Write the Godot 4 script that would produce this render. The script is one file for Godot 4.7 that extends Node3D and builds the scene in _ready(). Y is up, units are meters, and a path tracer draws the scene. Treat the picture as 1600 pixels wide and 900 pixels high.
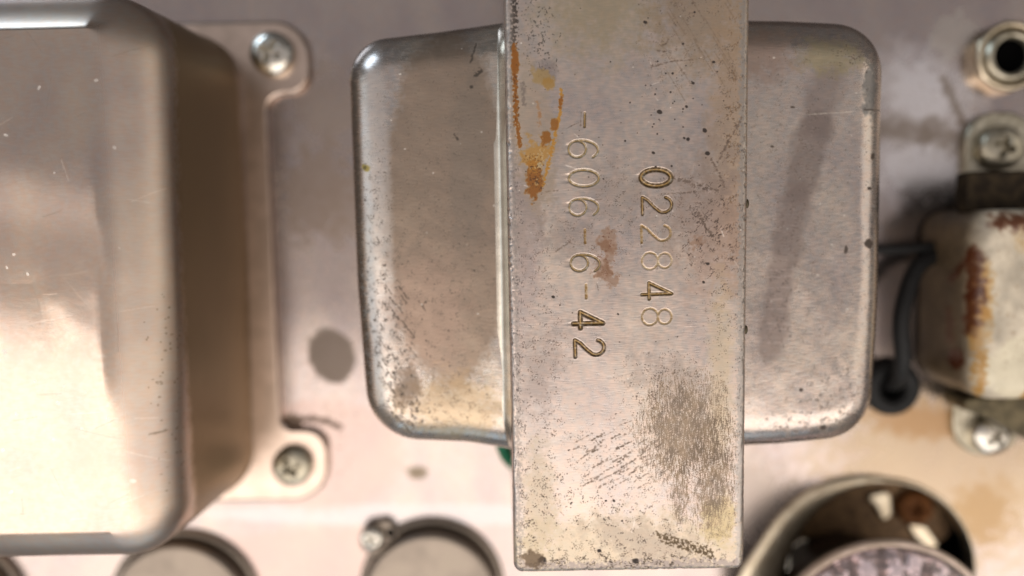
extends Node3D
# Close-up of an old amplifier chassis. All lengths below are millimetres unless they go into a node; MM turns them into metres.
# Ground plane y = 0 is the chassis top, +x right, +z towards the lower edge of the photograph.
const MM := 0.001
var no_uv := func(_v: Vector3) -> Vector2: return Vector2.ZERO

func _ready() -> void:
	set_camera_and_light()
	make_noises()
	make_materials()
	build_chassis()
	build_cover()
	build_transformer()
	build_choke()
	build_jack()
	build_wires()
	build_cans()
	build_tube_and_socket()

# ---------------------------------------------------------------- camera, light
func set_camera_and_light() -> void:
	var t := deg_to_rad(5.0)
	var fwd := Vector3(0, -cos(t), sin(t))
	var up := Vector3(0, -sin(t), -cos(t))
	var right := Vector3(1, 0, 0)
	var a := deg_to_rad(-1.0)
	var r2 := right * cos(a) + up * sin(a)
	var u2 := up * cos(a) - right * sin(a)
	var cam := Camera3D.new()
	cam.name = "camera"
	cam.transform = Transform3D(Basis(r2, u2, -fwd), Vector3(0, 0.150, 0))
	cam.fov = 42.4
	var lens := CameraAttributesPhysical.new()
	lens.frustum_focal_length = 30.93
	lens.frustum_focus_distance = 0.1125
	lens.frustum_near = 0.01
	lens.frustum_far = 10.0
	lens.exposure_aperture = 5.8
	cam.attributes = lens
	cam.near = 0.01
	cam.far = 10.0
	add_child(cam)
	cam.current = true

	var env := Environment.new()
	env.background_mode = Environment.BG_COLOR
	env.background_color = Color(0.12, 0.11, 0.105).linear_to_srgb()
	env.tonemap_mode = Environment.TONE_MAPPER_LINEAR
	env.tonemap_exposure = 1.0
	env.sdfgi_enabled = true
	env.ssao_enabled = true
	env.ssil_enabled = true
	var we := WorldEnvironment.new()
	we.name = "surroundings"
	we.environment = env
	add_child(we)
	# the room's warm ceiling lamp, towards the lower edge of the photograph; two added fill panels stand for the lit ceiling
	area("ceiling_lamp", Vector3(-0.05, 0.55, 0.451), Vector3(0, -1, 0), -10.0, Vector2(1.3, 0.62), Color(1.0, 0.915, 0.84), 2.7)
	area("ceiling_fill", Vector3(-0.05, 0.56, 0.085), Vector3(0, -1, 0), -10.0, Vector2(1.4, 0.13), Color(1.0, 0.88, 0.80), 0.62)
	area("ceiling_fill_dim", Vector3(-0.05, 0.57, -0.14), Vector3(0, -1, 0), -5.0, Vector2(1.4, 0.34), Color(1.0, 0.94, 0.94), 0.35)
	# a cool window, low behind the upper left; three added fill lights in place of room walls
	area("window_light", Vector3(-0.75, 0.50, -0.75), Vector3(0.75, -0.47, 0.75), 0.0, Vector2(0.45, 0.35), Color(0.66, 0.83, 1.0), 6.5)
	area("fill_right", Vector3(0.95, 0.55, 0.1), Vector3(-0.95, -0.5, -0.1), 0.0, Vector2(0.9, 0.6), Color(1.0, 0.91, 0.80), 1.1)
	area("fill_left", Vector3(-1.0, 0.45, 0.15), Vector3(1.0, -0.4, -0.15), 0.0, Vector2(0.8, 0.5), Color(0.90, 0.96, 1.0), 1.2)
	area("fill_front", Vector3(-0.1, 0.28, 1.1), Vector3(0.1, -0.22, -1.1), 0.0, Vector2(1.2, 0.4), Color(0.66, 0.85, 1.0), 1.1)

func area(called: String, at: Vector3, towards: Vector3, yaw: float, size: Vector2, color: Color, radiance: float) -> void:
	var l := AreaLight3D.new()
	l.name = called
	var z := -towards.normalized()
	var x := Vector3(0, 1, 0).cross(z)
	if x.length() < 0.01:
		x = Vector3(1, 0, 0)
	x = x.normalized()
	var b := Basis(x, z.cross(x), z)
	l.transform = Transform3D(Basis(Vector3(0, 1, 0), deg_to_rad(yaw)) * b, at)
	l.area_size = size
	l.area_normalize_energy = true
	l.light_energy = radiance * size.x * size.y / PI
	l.light_color = color.linear_to_srgb()
	l.area_range = 6.0
	l.shadow_enabled = true
	add_child(l)

# ---------------------------------------------------------------- noises
var n_fine := FastNoiseLite.new()
var n_mid := FastNoiseLite.new()
var n_big := FastNoiseLite.new()
var n_edge := FastNoiseLite.new()

func make_noises() -> void:
	for n in [[n_fine, 1.7, 1], [n_mid, 0.55, 3], [n_big, 0.045, 3], [n_edge, 0.9, 2]]:
		var f: FastNoiseLite = n[0]
		f.noise_type = FastNoiseLite.TYPE_SIMPLEX
		f.frequency = n[1]
		f.fractal_octaves = n[2]
		f.fractal_type = FastNoiseLite.FRACTAL_FBM if n[2] > 1 else FastNoiseLite.FRACTAL_NONE
	n_fine.seed = 11
	n_mid.seed = 23
	n_big.seed = 37
	n_edge.seed = 51

# ---------------------------------------------------------------- painting of surfaces, in millimetres
class Canvas:
	var w: int
	var h: int
	var x0: float
	var z0: float
	var s: float
	var r := PackedFloat32Array()
	var g := PackedFloat32Array()
	var b := PackedFloat32Array()
	var rough := PackedFloat32Array()
	var metal := PackedFloat32Array()
	var height := PackedFloat32Array()
	var edge: FastNoiseLite
	var fine: FastNoiseLite
	var mid: FastNoiseLite

	func _init(x_from: float, z_from: float, x_to: float, z_to: float, step: float) -> void:
		x0 = x_from
		z0 = z_from
		s = step
		w = int(ceil((x_to - x_from) / step))
		h = int(ceil((z_to - z_from) / step))
		for a in [r, g, b, rough, metal, height]:
			pass
		r.resize(w * h)
		g.resize(w * h)
		b.resize(w * h)
		rough.resize(w * h)
		metal.resize(w * h)
		height.resize(w * h)

	func uv(x: float, z: float) -> Vector2:
		return Vector2((x - x0) / (w * s), (z - z0) / (h * s))

	func put(i: int, c: Color, a: float, ro: float, me: float, dh: float) -> void:
		r[i] = lerpf(r[i], c.r, a)
		g[i] = lerpf(g[i], c.g, a)
		b[i] = lerpf(b[i], c.b, a)
		rough[i] = lerpf(rough[i], ro, a)
		metal[i] = lerpf(metal[i], me, a)
		height[i] += dh * a

	# metal sheet with brush lines along x, slow changes of tone
	func base(c: Color, ro: float, me: float, big: FastNoiseLite, grain: float, mottled: float) -> void:
		for j in h:
			var z := z0 + j * s
			for i in w:
				var x := x0 + i * s
				var k := j * w + i
				var line := fine.get_noise_2d(x * 0.22, z * 3.1)
				var m := mid.get_noise_2d(x, z)
				var slow := big.get_noise_2d(x * 1.6, z)
				var v := 1.0 + grain * line + mottled * m + 0.05 * slow
				r[k] = c.r * v
				g[k] = c.g * (v - 0.03 * m)
				b[k] = c.b * (v - 0.05 * m - 0.02 * slow)
				rough[k] = ro * (1.0 + 0.10 * m + 0.10 * slow + 3.0 * grain * line)
				metal[k] = me
				height[k] = 0.5 + 0.10 * line * grain / 0.05 + 0.05 * m

	func span(a: Vector2, bb: Vector2, pad: float) -> Array:
		return [clampi(int((minf(a.x, bb.x) - pad - x0) / s), 0, w), clampi(int((maxf(a.x, bb.x) + pad - x0) / s) + 1, 0, w), clampi(int((minf(a.y, bb.y) - pad - z0) / s), 0, h), clampi(int((maxf(a.y, bb.y) + pad - z0) / s) + 1, 0, h)]

	# a scratch, drip or line; breaks says how broken up it is (0 solid)
	func stroke(pts: Array, width: float, c: Color, alpha: float, ro := 0.7, me := 0.2, dh := 0.0, soft := 0.1, breaks := 0.0) -> void:
		for n in pts.size() - 1:
			var a: Vector2 = pts[n]
			var e: Vector2 = pts[n + 1]
			var box := span(a, e, width * 0.5 + soft)
			var ab := e - a
			var len2 := maxf(ab.length_squared(), 1e-6)
			for j in range(box[2], box[3]):
				for i in range(box[0], box[1]):
					var p := Vector2(x0 + i * s, z0 + j * s)
					var d := (p - a - ab * clampf((p - a).dot(ab) / len2, 0, 1)).length()
					if breaks > 0.0:
						d += breaks * width * edge.get_noise_2d(p.x * clampf(1.3 / width, 0.3, 1.6), p.y * clampf(1.3 / width, 0.3, 1.6))
					var f := clampf((width * 0.5 - d) / soft + 0.5, 0, 1) * alpha
					if f > 0.003:
						put(j * w + i, c, f, ro, me, dh)

	# a stain with an uneven outline; streak stretches its grain (>1 along z)
	func blob(at: Vector2, rx: float, rz: float, turn: float, c: Color, alpha: float, ro := 0.6, me := 0.3, dh := 0.0, soft := 0.15, uneven := 0.3, rim := 0.0) -> void:
		var reach := maxf(rx, rz) * (1.0 + uneven + soft)
		var box := span(at, at, reach)
		var cs := cos(turn)
		var sn := sin(turn)
		for j in range(box[2], box[3]):
			for i in range(box[0], box[1]):
				var p := Vector2(x0 + i * s, z0 + j * s)
				var q := p - at
				var d := Vector2((q.x * cs + q.y * sn) / rx, (-q.x * sn + q.y * cs) / rz).length()
				d += uneven * (0.65 * mid.get_noise_2d(p.x * 0.45 + 7.0, p.y * 0.45) + 0.35 * edge.get_noise_2d(p.x * 1.1, p.y * 1.1))
				var f := clampf((1.0 - d) / soft + 0.5, 0, 1)
				if rim > 0.0:
					f *= 1.0 - rim + rim * clampf(1.0 - absf(1.0 - soft * 0.5 - d) / 0.2, 0, 1)
				if f * alpha > 0.003:
					put(j * w + i, c, f * alpha, ro, me, dh)

	# grime specks, thick in the middle of an ellipse and thinning out to its edge; sx, sz stretch the specks
	func specks(at: Vector2, rx: float, rz: float, amount: float, c: Color, alpha := 0.85, sx := 1.0, sz := 1.0, turn := 0.0, ro := 0.75, me := 0.1, dh := -0.25) -> void:
		var box := span(at - Vector2(rx, rz), at + Vector2(rx, rz), 0.0)
		var cs := cos(turn)
		var sn := sin(turn)
		for j in range(box[2], box[3]):
			for i in range(box[0], box[1]):
				var p := Vector2(x0 + i * s, z0 + j * s)
				var q := p - at
				var d := q.x * q.x / (rx * rx) + q.y * q.y / (rz * rz)
				if d > 1.0:
					continue
				var u := (p.x * cs + p.y * sn) / sx
				var v := (-p.x * sn + p.y * cs) / sz
				var n := 0.62 * fine.get_noise_2d(u * 1.35, v * 1.35) + 0.5 * fine.get_noise_2d(u * 2.7 + 40.0, v * 2.7) + 0.75 * mid.get_noise_2d(p.x * 0.9, p.y * 0.9 + 90.0)
				var f := clampf((n - lerpf(1.0, 0.70 - 0.9 * amount, 1.0 - d)) * 4.0, 0, 1) * alpha
				if f > 0.01:
					put(j * w + i, c, f, ro, me, dh)

	func as_texture(which: int) -> ImageTexture:
		var data := PackedByteArray()
		if which == 0:
			data.resize(w * h * 3)
			for k in w * h:
				data[k * 3] = clampi(int(r[k] * 255.0), 0, 255)
				data[k * 3 + 1] = clampi(int(g[k] * 255.0), 0, 255)
				data[k * 3 + 2] = clampi(int(b[k] * 255.0), 0, 255)
		elif which == 1:
			data.resize(w * h * 3)
			for k in w * h:
				data[k * 3] = 255
				data[k * 3 + 1] = clampi(int(rough[k] * 255.0), 0, 255)
				data[k * 3 + 2] = clampi(int(metal[k] * 255.0), 0, 255)
		else:
			data.resize(w * h)
			for k in w * h:
				data[k] = clampi(int(height[k] * 255.0), 0, 255)
		return ImageTexture.create_from_image(Image.create_from_data(w, h, false, Image.FORMAT_L8 if which == 2 else Image.FORMAT_RGB8, data))

	func as_material(relief_mm: float) -> ORMMaterial3D:
		var m := ORMMaterial3D.new()
		m.albedo_texture = as_texture(0)
		m.orm_texture = as_texture(1)
		m.texture_repeat = false
		if relief_mm > 0.0:
			m.heightmap_enabled = true
			m.heightmap_texture = as_texture(2)
			m.heightmap_scale = relief_mm * 0.1
		return m

func canvas(x_from: float, z_from: float, x_to: float, z_to: float, step: float) -> Canvas:
	var c := Canvas.new(x_from, z_from, x_to, z_to, step)
	c.edge = n_edge
	c.fine = n_fine
	c.mid = n_mid
	return c

# ---------------------------------------------------------------- plain materials
var M := {}

func plain(called: String, c: Color, rough: float, metal: float) -> void:
	var m := StandardMaterial3D.new()
	m.resource_name = called
	m.albedo_color = c
	m.roughness = rough
	m.metallic = metal
	M[called] = m

# the same with a mottled tone and relief, from noise laid on in three planes
func worn(called: String, c: Color, c2: Color, rough: float, metal: float, per_mm: float, relief_mm: float, seed_no: int, stretch := Vector3.ONE) -> void:
	plain(called, Color.WHITE, rough, metal)
	var f := FastNoiseLite.new()
	f.seed = seed_no
	f.frequency = 0.02
	f.fractal_octaves = 4
	var t := NoiseTexture2D.new()
	t.width = 256
	t.height = 256
	t.seamless = true
	t.noise = f
	var ramp := Gradient.new()
	ramp.offsets = PackedFloat32Array([0.25, 0.75])
	ramp.colors = PackedColorArray([c, c2])
	t.color_ramp = ramp
	var m: StandardMaterial3D = M[called]
	m.albedo_texture = t
	m.uv1_triplanar = true
	m.uv1_scale = stretch * (1000.0 * per_mm)
	if relief_mm > 0.0:
		var hgt := NoiseTexture2D.new()
		hgt.width = 256
		hgt.height = 256
		hgt.seamless = true
		hgt.noise = f
		m.heightmap_enabled = true
		m.heightmap_texture = hgt
		m.heightmap_scale = relief_mm * 0.1

func make_materials() -> void:
	worn("steel", Color(0.60, 0.57, 0.54), Color(0.72, 0.69, 0.66), 0.38, 0.9, 0.06, 0.02, 3)
	worn("flange", Color(0.75, 0.675, 0.62), Color(0.81, 0.73, 0.675), 0.28, 1.0, 0.03, 0.0, 16)
	worn("lip", Color(0.78, 0.75, 0.70), Color(0.86, 0.83, 0.78), 0.25, 0.95, 0.05, 0.02, 17)
	worn("socket_bracket", Color(0.32, 0.24, 0.16), Color(0.46, 0.36, 0.25), 0.5, 0.6, 0.08, 0.03, 18)
	worn("nickel", Color(0.80, 0.78, 0.74), Color(0.86, 0.84, 0.80), 0.24, 1.0, 0.05, 0.0, 4)
	worn("dull_nickel", Color(0.60, 0.57, 0.50), Color(0.74, 0.71, 0.64), 0.32, 0.9, 0.08, 0.02, 5)
	worn("brass", Color(0.80, 0.74, 0.64), Color(0.88, 0.83, 0.74), 0.36, 1.0, 0.06, 0.01, 6)
	plain("black", Color(0.02, 0.02, 0.02), 0.9, 0.0)
	M.black.metallic_specular = 0.1
	worn("laminations", Color(0.13, 0.105, 0.08), Color(0.20, 0.165, 0.12), 0.7, 0.0, 0.06, 0.05, 8)
	M.laminations.metallic_specular = 0.2
	worn("rubber", Color(0.02, 0.02, 0.022), Color(0.05, 0.05, 0.055), 0.7, 0.0, 0.08, 0.05, 7)
	worn("olive_metal", Color(0.30, 0.27, 0.20), Color(0.42, 0.38, 0.29), 0.5, 0.6, 0.06, 0.03, 9)
	worn("can_metal", Color(0.50, 0.46, 0.42), Color(0.56, 0.515, 0.47), 0.40, 0.85, 0.02, 0.02, 10)
	worn("green", Color(0.04, 0.36, 0.24), Color(0.07, 0.44, 0.30), 0.4, 0.0, 0.1, 0.0, 12)
	worn("rust", Color(0.38, 0.22, 0.08), Color(0.55, 0.34, 0.14), 0.7, 0.3, 0.15, 0.08, 13)
	worn("bakelite", Color(0.10, 0.07, 0.05), Color(0.19, 0.13, 0.09), 0.5, 0.0, 0.05, 0.0, 14)
	worn("cream_rim", Color(0.70, 0.62, 0.55), Color(0.80, 0.72, 0.66), 0.45, 0.1, 0.05, 0.0, 15)

# ---------------------------------------------------------------- nodes
func mesh_node(called: String, mesh: Mesh, material: Material, parent: Node, label := "") -> MeshInstance3D:
	var o := MeshInstance3D.new()
	o.name = called
	o.mesh = mesh
	o.material_override = material
	o.cast_shadow = GeometryInstance3D.SHADOW_CASTING_SETTING_ON
	if label:
		o.set_meta("label", label)
	parent.add_child(o, true)
	return o

func thing(called: String, label: String, category: String, at := Vector3.ZERO, group := "") -> Node3D:
	var o := Node3D.new()
	o.name = called
	o.position = at * MM
	o.set_meta("label", label)
	o.set_meta("category", category)
	if group:
		o.set_meta("group", group)
	add_child(o, true)
	return o

# ---------------------------------------------------------------- shapes (points in mm, meshes in m)
# Corner points (x, z, radius) to an outline with rounded corners.
func rounded(corners: Array, steps := 8) -> PackedVector2Array:
	var out := PackedVector2Array()
	var n := corners.size()
	for i in n:
		var c: Vector3 = corners[i]
		var p := Vector2(c.x, c.y)
		var before := Vector2(corners[(i + n - 1) % n].x, corners[(i + n - 1) % n].y)
		var after := Vector2(corners[(i + 1) % n].x, corners[(i + 1) % n].y)
		var d1 := (before - p).normalized()
		var d2 := (after - p).normalized()
		var angle := acos(clampf(d1.dot(d2), -1, 1))
		if c.z <= 0.0 or angle > PI - 0.02:
			out.append(p)
			continue
		var cut := minf(c.z / tan(angle * 0.5), 0.49 * minf(p.distance_to(before), p.distance_to(after)))
		var radius := cut * tan(angle * 0.5)
		var centre := p + (d1 + d2).normalized() * (radius / sin(angle * 0.5))
		var a0 := (p + d1 * cut - centre).angle()
		var sweep := wrapf((p + d2 * cut - centre).angle() - a0, -PI, PI)
		for k in steps + 1:
			out.append(centre + Vector2.from_angle(a0 + sweep * k / steps) * radius)
	return out

# The same outline with points at even steps, always turning the same way round.
func even(outline: PackedVector2Array, step: float) -> PackedVector2Array:
	if Geometry2D.is_polygon_clockwise(outline):
		outline.reverse()
	var out := PackedVector2Array()
	for i in outline.size():
		var a := outline[i]
		var b := outline[(i + 1) % outline.size()]
		var k := maxi(1, int(round(a.distance_to(b) / step)))
		if a.distance_to(b) < 1e-4:
			continue
		for q in k:
			out.append(a.lerp(b, float(q) / k))
	return out

func inward(outline: PackedVector2Array) -> PackedVector2Array:
	var n := outline.size()
	var middle := Vector2.ZERO
	var area2 := 0.0
	for i in n:
		area2 += outline[i].cross(outline[(i + 1) % n])
	var out := PackedVector2Array()
	for i in n:
		var t := (outline[(i + 1) % n] - outline[i]).normalized() + (outline[i] - outline[(i + n - 1) % n]).normalized()
		var q := Vector2(-t.y, t.x).normalized()
		out.append(q if area2 > 0 else -q)
	return out

# Rings of points joined to a skin. Faces are turned outwards (away from the middle, or towards out_dir).
func loft(rings: Array, closed: bool, uv_of: Callable, out_dir := Vector3.ZERO, smooth := true) -> ArrayMesh:
	var n: int = rings[0].size()
	var v := PackedVector3Array()
	for ring in rings:
		v.append_array(ring)
	var idx := PackedInt32Array()
	var wrap := n if closed else n - 1
	for i in rings.size() - 1:
		for j in wrap:
			var a := i * n + j
			var b := i * n + (j + 1) % n
			idx.append_array([a, b, a + n, b, b + n, a + n])
	return skin(v, idx, uv_of, out_dir, smooth)

func skin(v: PackedVector3Array, idx: PackedInt32Array, uv_of: Callable, out_dir := Vector3.ZERO, smooth := true) -> ArrayMesh:
	var middle := Vector3.ZERO
	for p in v:
		middle += p / v.size()
	var sum := 0.0
	var normals := PackedVector3Array()
	normals.resize(v.size())
	for t in range(0, idx.size(), 3):
		var a := v[idx[t]]
		var nn := (v[idx[t + 2]] - a).cross(v[idx[t + 1]] - a)   # towards the side from which the corners run clockwise
		sum += nn.dot(out_dir if out_dir != Vector3.ZERO else (a - middle))
		for k in 3:
			normals[idx[t + k]] += nn
	var sign_ := 1.0
	if sum < 0:
		sign_ = -1.0
		for t in range(0, idx.size(), 3):
			var q := idx[t + 1]
			idx[t + 1] = idx[t + 2]
			idx[t + 2] = q
	var uvs := PackedVector2Array()
	uvs.resize(v.size())
	for i in v.size():
		normals[i] = (normals[i] * sign_).normalized() if normals[i].length() > 1e-12 else Vector3.UP
		if uv_of.is_valid():
			uvs[i] = uv_of.call(v[i])
		v[i] *= MM
	var arrays := []
	arrays.resize(Mesh.ARRAY_MAX)
	if smooth:
		arrays[Mesh.ARRAY_VERTEX] = v
		arrays[Mesh.ARRAY_NORMAL] = normals
		arrays[Mesh.ARRAY_TEX_UV] = uvs
		arrays[Mesh.ARRAY_INDEX] = idx
	else:
		var fv := PackedVector3Array()
		var fn := PackedVector3Array()
		var fu := PackedVector2Array()
		for t in range(0, idx.size(), 3):
			var nn := (v[idx[t + 2]] - v[idx[t]]).cross(v[idx[t + 1]] - v[idx[t]]).normalized()
			for k in 3:
				fv.append(v[idx[t + k]])
				fn.append(nn)
				fu.append(uvs[idx[t + k]])
		arrays[Mesh.ARRAY_VERTEX] = fv
		arrays[Mesh.ARRAY_NORMAL] = fn
		arrays[Mesh.ARRAY_TEX_UV] = fu
	var m := ArrayMesh.new()
	m.add_surface_from_arrays(Mesh.PRIMITIVE_TRIANGLES, arrays)
	return m

# A pressed sheet-metal lid: foot fillet, wall, rounded upper edge, and a top that closes on the line a-b.
func lid(outline: PackedVector2Array, a: Vector2, b: Vector2, y_base: float, y_top: float, rh: float, rv: float, fillet: float, uv_of: Callable, shape: Callable, draft := 0.0, shoulder := [], squash := 1.0) -> ArrayMesh:
	var n := outline.size()
	var nrm := inward(outline)
	var rings := []
	var put := func(inset: float, y: float, share: float) -> void:
		var ring := PackedVector3Array()
		for i in n:
			var p := outline[i] + Vector2(nrm[i].x, nrm[i].y * squash) * inset
			if share > 0.0:
				p = p.lerp(Geometry2D.get_closest_point_to_segment(p, a, b), share)
			ring.append(Vector3(p.x, y + shape.call(p.x, p.y) * clampf((y - y_base) / (y_top - y_base), 0, 1), p.y))
		rings.append(ring)
	if fillet > 0:
		for k in 6:
			var f := deg_to_rad(90.0 * k / 6)
			put.call(-draft - fillet * (1.0 - sin(f)), y_base + fillet * (1.0 - cos(f)), 0.0)
	for k in 5:
		put.call(-draft * (1.0 - k / 5.0), lerpf(y_base + fillet, y_top - rv, k / 5.0), 0.0)
	for k in 13 if shoulder.is_empty() else 0:
		var f := deg_to_rad(90.0 * k / 12)
		put.call(rh * (1.0 - cos(f)), y_top - rv + rv * sin(f), 0.0)
	for q in shoulder:
		put.call(q[0], y_top - q[1], 0.0)
	for k in range(1, 15):
		put.call(rh, y_top, k / 14.0)
	return loft(rings, true, uv_of)

# A flat plate with a bevelled upper edge.
func plate(outline: PackedVector2Array, y0: float, y1: float, bevel: float, uv_of := no_uv, parent_bottom := true) -> ArrayMesh:
	var nrm := inward(outline)
	var n := outline.size()
	var v := PackedVector3Array()
	for level in [[0.0, y0], [0.0, y1 - bevel], [bevel * 0.3, y1 - bevel * 0.3], [bevel, y1], [bevel, y1]]:
		for i in n:
			var p: Vector2 = outline[i] + nrm[i] * level[0]
			v.append(Vector3(p.x, level[1], p.y))
	var idx := PackedInt32Array()
	for i in 3:
		for j in n:
			var a := i * n + j
			var b := i * n + (j + 1) % n
			idx.append_array([a, b, a + n, b, b + n, a + n])
	# sides must turn outwards and the cap upwards: turn each on its own
	var out_sum := 0.0
	for t in range(0, idx.size(), 3):
		var q := v[idx[t]]
		var nn := (v[idx[t + 2]] - q).cross(v[idx[t + 1]] - q)
		var i := idx[t] % n
		out_sum += nn.dot(Vector3(-nrm[i].x, 0.2, -nrm[i].y))
	if out_sum < 0:
		for t in range(0, idx.size(), 3):
			var q := idx[t + 1]
			idx[t + 1] = idx[t + 2]
			idx[t + 2] = q
	var flat := PackedVector2Array()
	for i in n:
		flat.append(Vector2(v[4 * n + i].x, v[4 * n + i].z))
	var cap := Geometry2D.triangulate_polygon(flat)
	for t in range(0, cap.size(), 3):
		var a := v[4 * n + cap[t]]
		var up := (v[4 * n + cap[t + 2]] - a).cross(v[4 * n + cap[t + 1]] - a).y > 0
		idx.append_array([4 * n + cap[t], 4 * n + cap[t + (1 if up else 2)], 4 * n + cap[t + (2 if up else 1)]])
	return skin(v, idx, uv_of, Vector3.UP)

# Profile (radius, y) turned round the y axis.
func lathe(profile: Array, sides := 48, centre := Vector3.ZERO, smooth := true, turn := 0.0) -> ArrayMesh:
	var rings := []
	for p in profile:
		var ring := PackedVector3Array()
		for k in sides:
			var a := TAU * k / sides + turn
			ring.append(centre + Vector3(cos(a) * p.x, p.y, sin(a) * p.x))
		rings.append(ring)
	return loft(rings, true, no_uv, Vector3.ZERO, smooth)

func tube(path: Array, radius: float, sides := 14) -> ArrayMesh:
	var curve := Curve3D.new()
	curve.bake_interval = 0.5
	for i in path.size():
		var before: Vector3 = path[maxi(i - 1, 0)]
		var after: Vector3 = path[mini(i + 1, path.size() - 1)]
		var t: Vector3 = (after - before) / 6.0
		curve.add_point(path[i], -t, t)
	var steps := maxi(8, int(curve.get_baked_length() / 0.8))
	var rings := []
	var side := Vector3(0.31, 0.17, 0.93)
	for k in steps + 1:
		var p := curve.sample_baked(curve.get_baked_length() * k / steps)
		var q := curve.sample_baked(minf(curve.get_baked_length() * k / steps + 0.3, curve.get_baked_length()))
		var o := curve.sample_baked(maxf(curve.get_baked_length() * k / steps - 0.3, 0))
		var t := (q - o).normalized()
		side = (side - t * side.dot(t)).normalized()
		var up := t.cross(side)
		var ring := PackedVector3Array()
		for s in sides:
			var a := TAU * s / sides
			ring.append(p + (side * cos(a) + up * sin(a)) * radius)
		rings.append(ring)
	# turn the skin outwards by its first ring
	var m := loft(rings, true, no_uv, Vector3.ZERO)
	return m

# A pan head with a cross recess, standing on y = 0.
func screw_head(radius: float, height: float, turn: float) -> ArrayMesh:
	var rings := []
	var sides := 96
	var radii := [1.0, 1.02, 0.99]
	for k in range(0, 41):
		var f := k / 40.0
		var rr := radius * (1.0 - maxf(0.0, f - 0.10) / 0.90)
		if f < 0.10:
			rr = radius
		var ring := PackedVector3Array()
		for j in sides:
			var a := TAU * j / sides
			var x := cos(a) * rr
			var z := sin(a) * rr
			var q := rr / radius
			var y := height * (0.42 + 0.58 * sqrt(maxf(0.0, 1.0 - q * q * q)))
			if f < 0.10:
				y = height * 0.42 * f / 0.10
			var u := cos(turn) * x + sin(turn) * z
			var w := -sin(turn) * x + cos(turn) * z
			var arm := 0.47 * radius
			var half := 0.11 * radius
			var cross_ := minf(maxf(absf(u) - arm, absf(w) - half), maxf(absf(w) - arm, absf(u) - half))
			cross_ = minf(cross_, sqrt(u * u + w * w) - 0.19 * radius)
			y -= height * 0.62 * smoothstep(0.04 * radius, -0.07 * radius, cross_)
			ring.append(Vector3(x, y, z))
		rings.append(ring)
	return loft(rings, true, no_uv, Vector3.UP)

func none(_x: float, _z: float) -> float:
	return 0.0

func circle(at: Vector2, radius: float, sides := 64) -> PackedVector2Array:
	var out := PackedVector2Array()
	for k in sides:
		out.append(at + Vector2.from_angle(TAU * k / sides) * radius)
	return out

func ray(outline: PackedVector2Array, from: Vector2, angle: float) -> Vector2:
	var to := from + Vector2.from_angle(angle) * 1000.0
	for i in outline.size():
		var hit = Geometry2D.segment_intersects_segment(from, to, outline[i], outline[(i + 1) % outline.size()])
		if hit != null:
			return hit
	return from

# ---------------------------------------------------------------- the chassis plate
var socket_middle := Vector2(72, 80)
var socket_hole := PackedVector2Array()
var socket_ring := PackedVector2Array()

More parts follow.
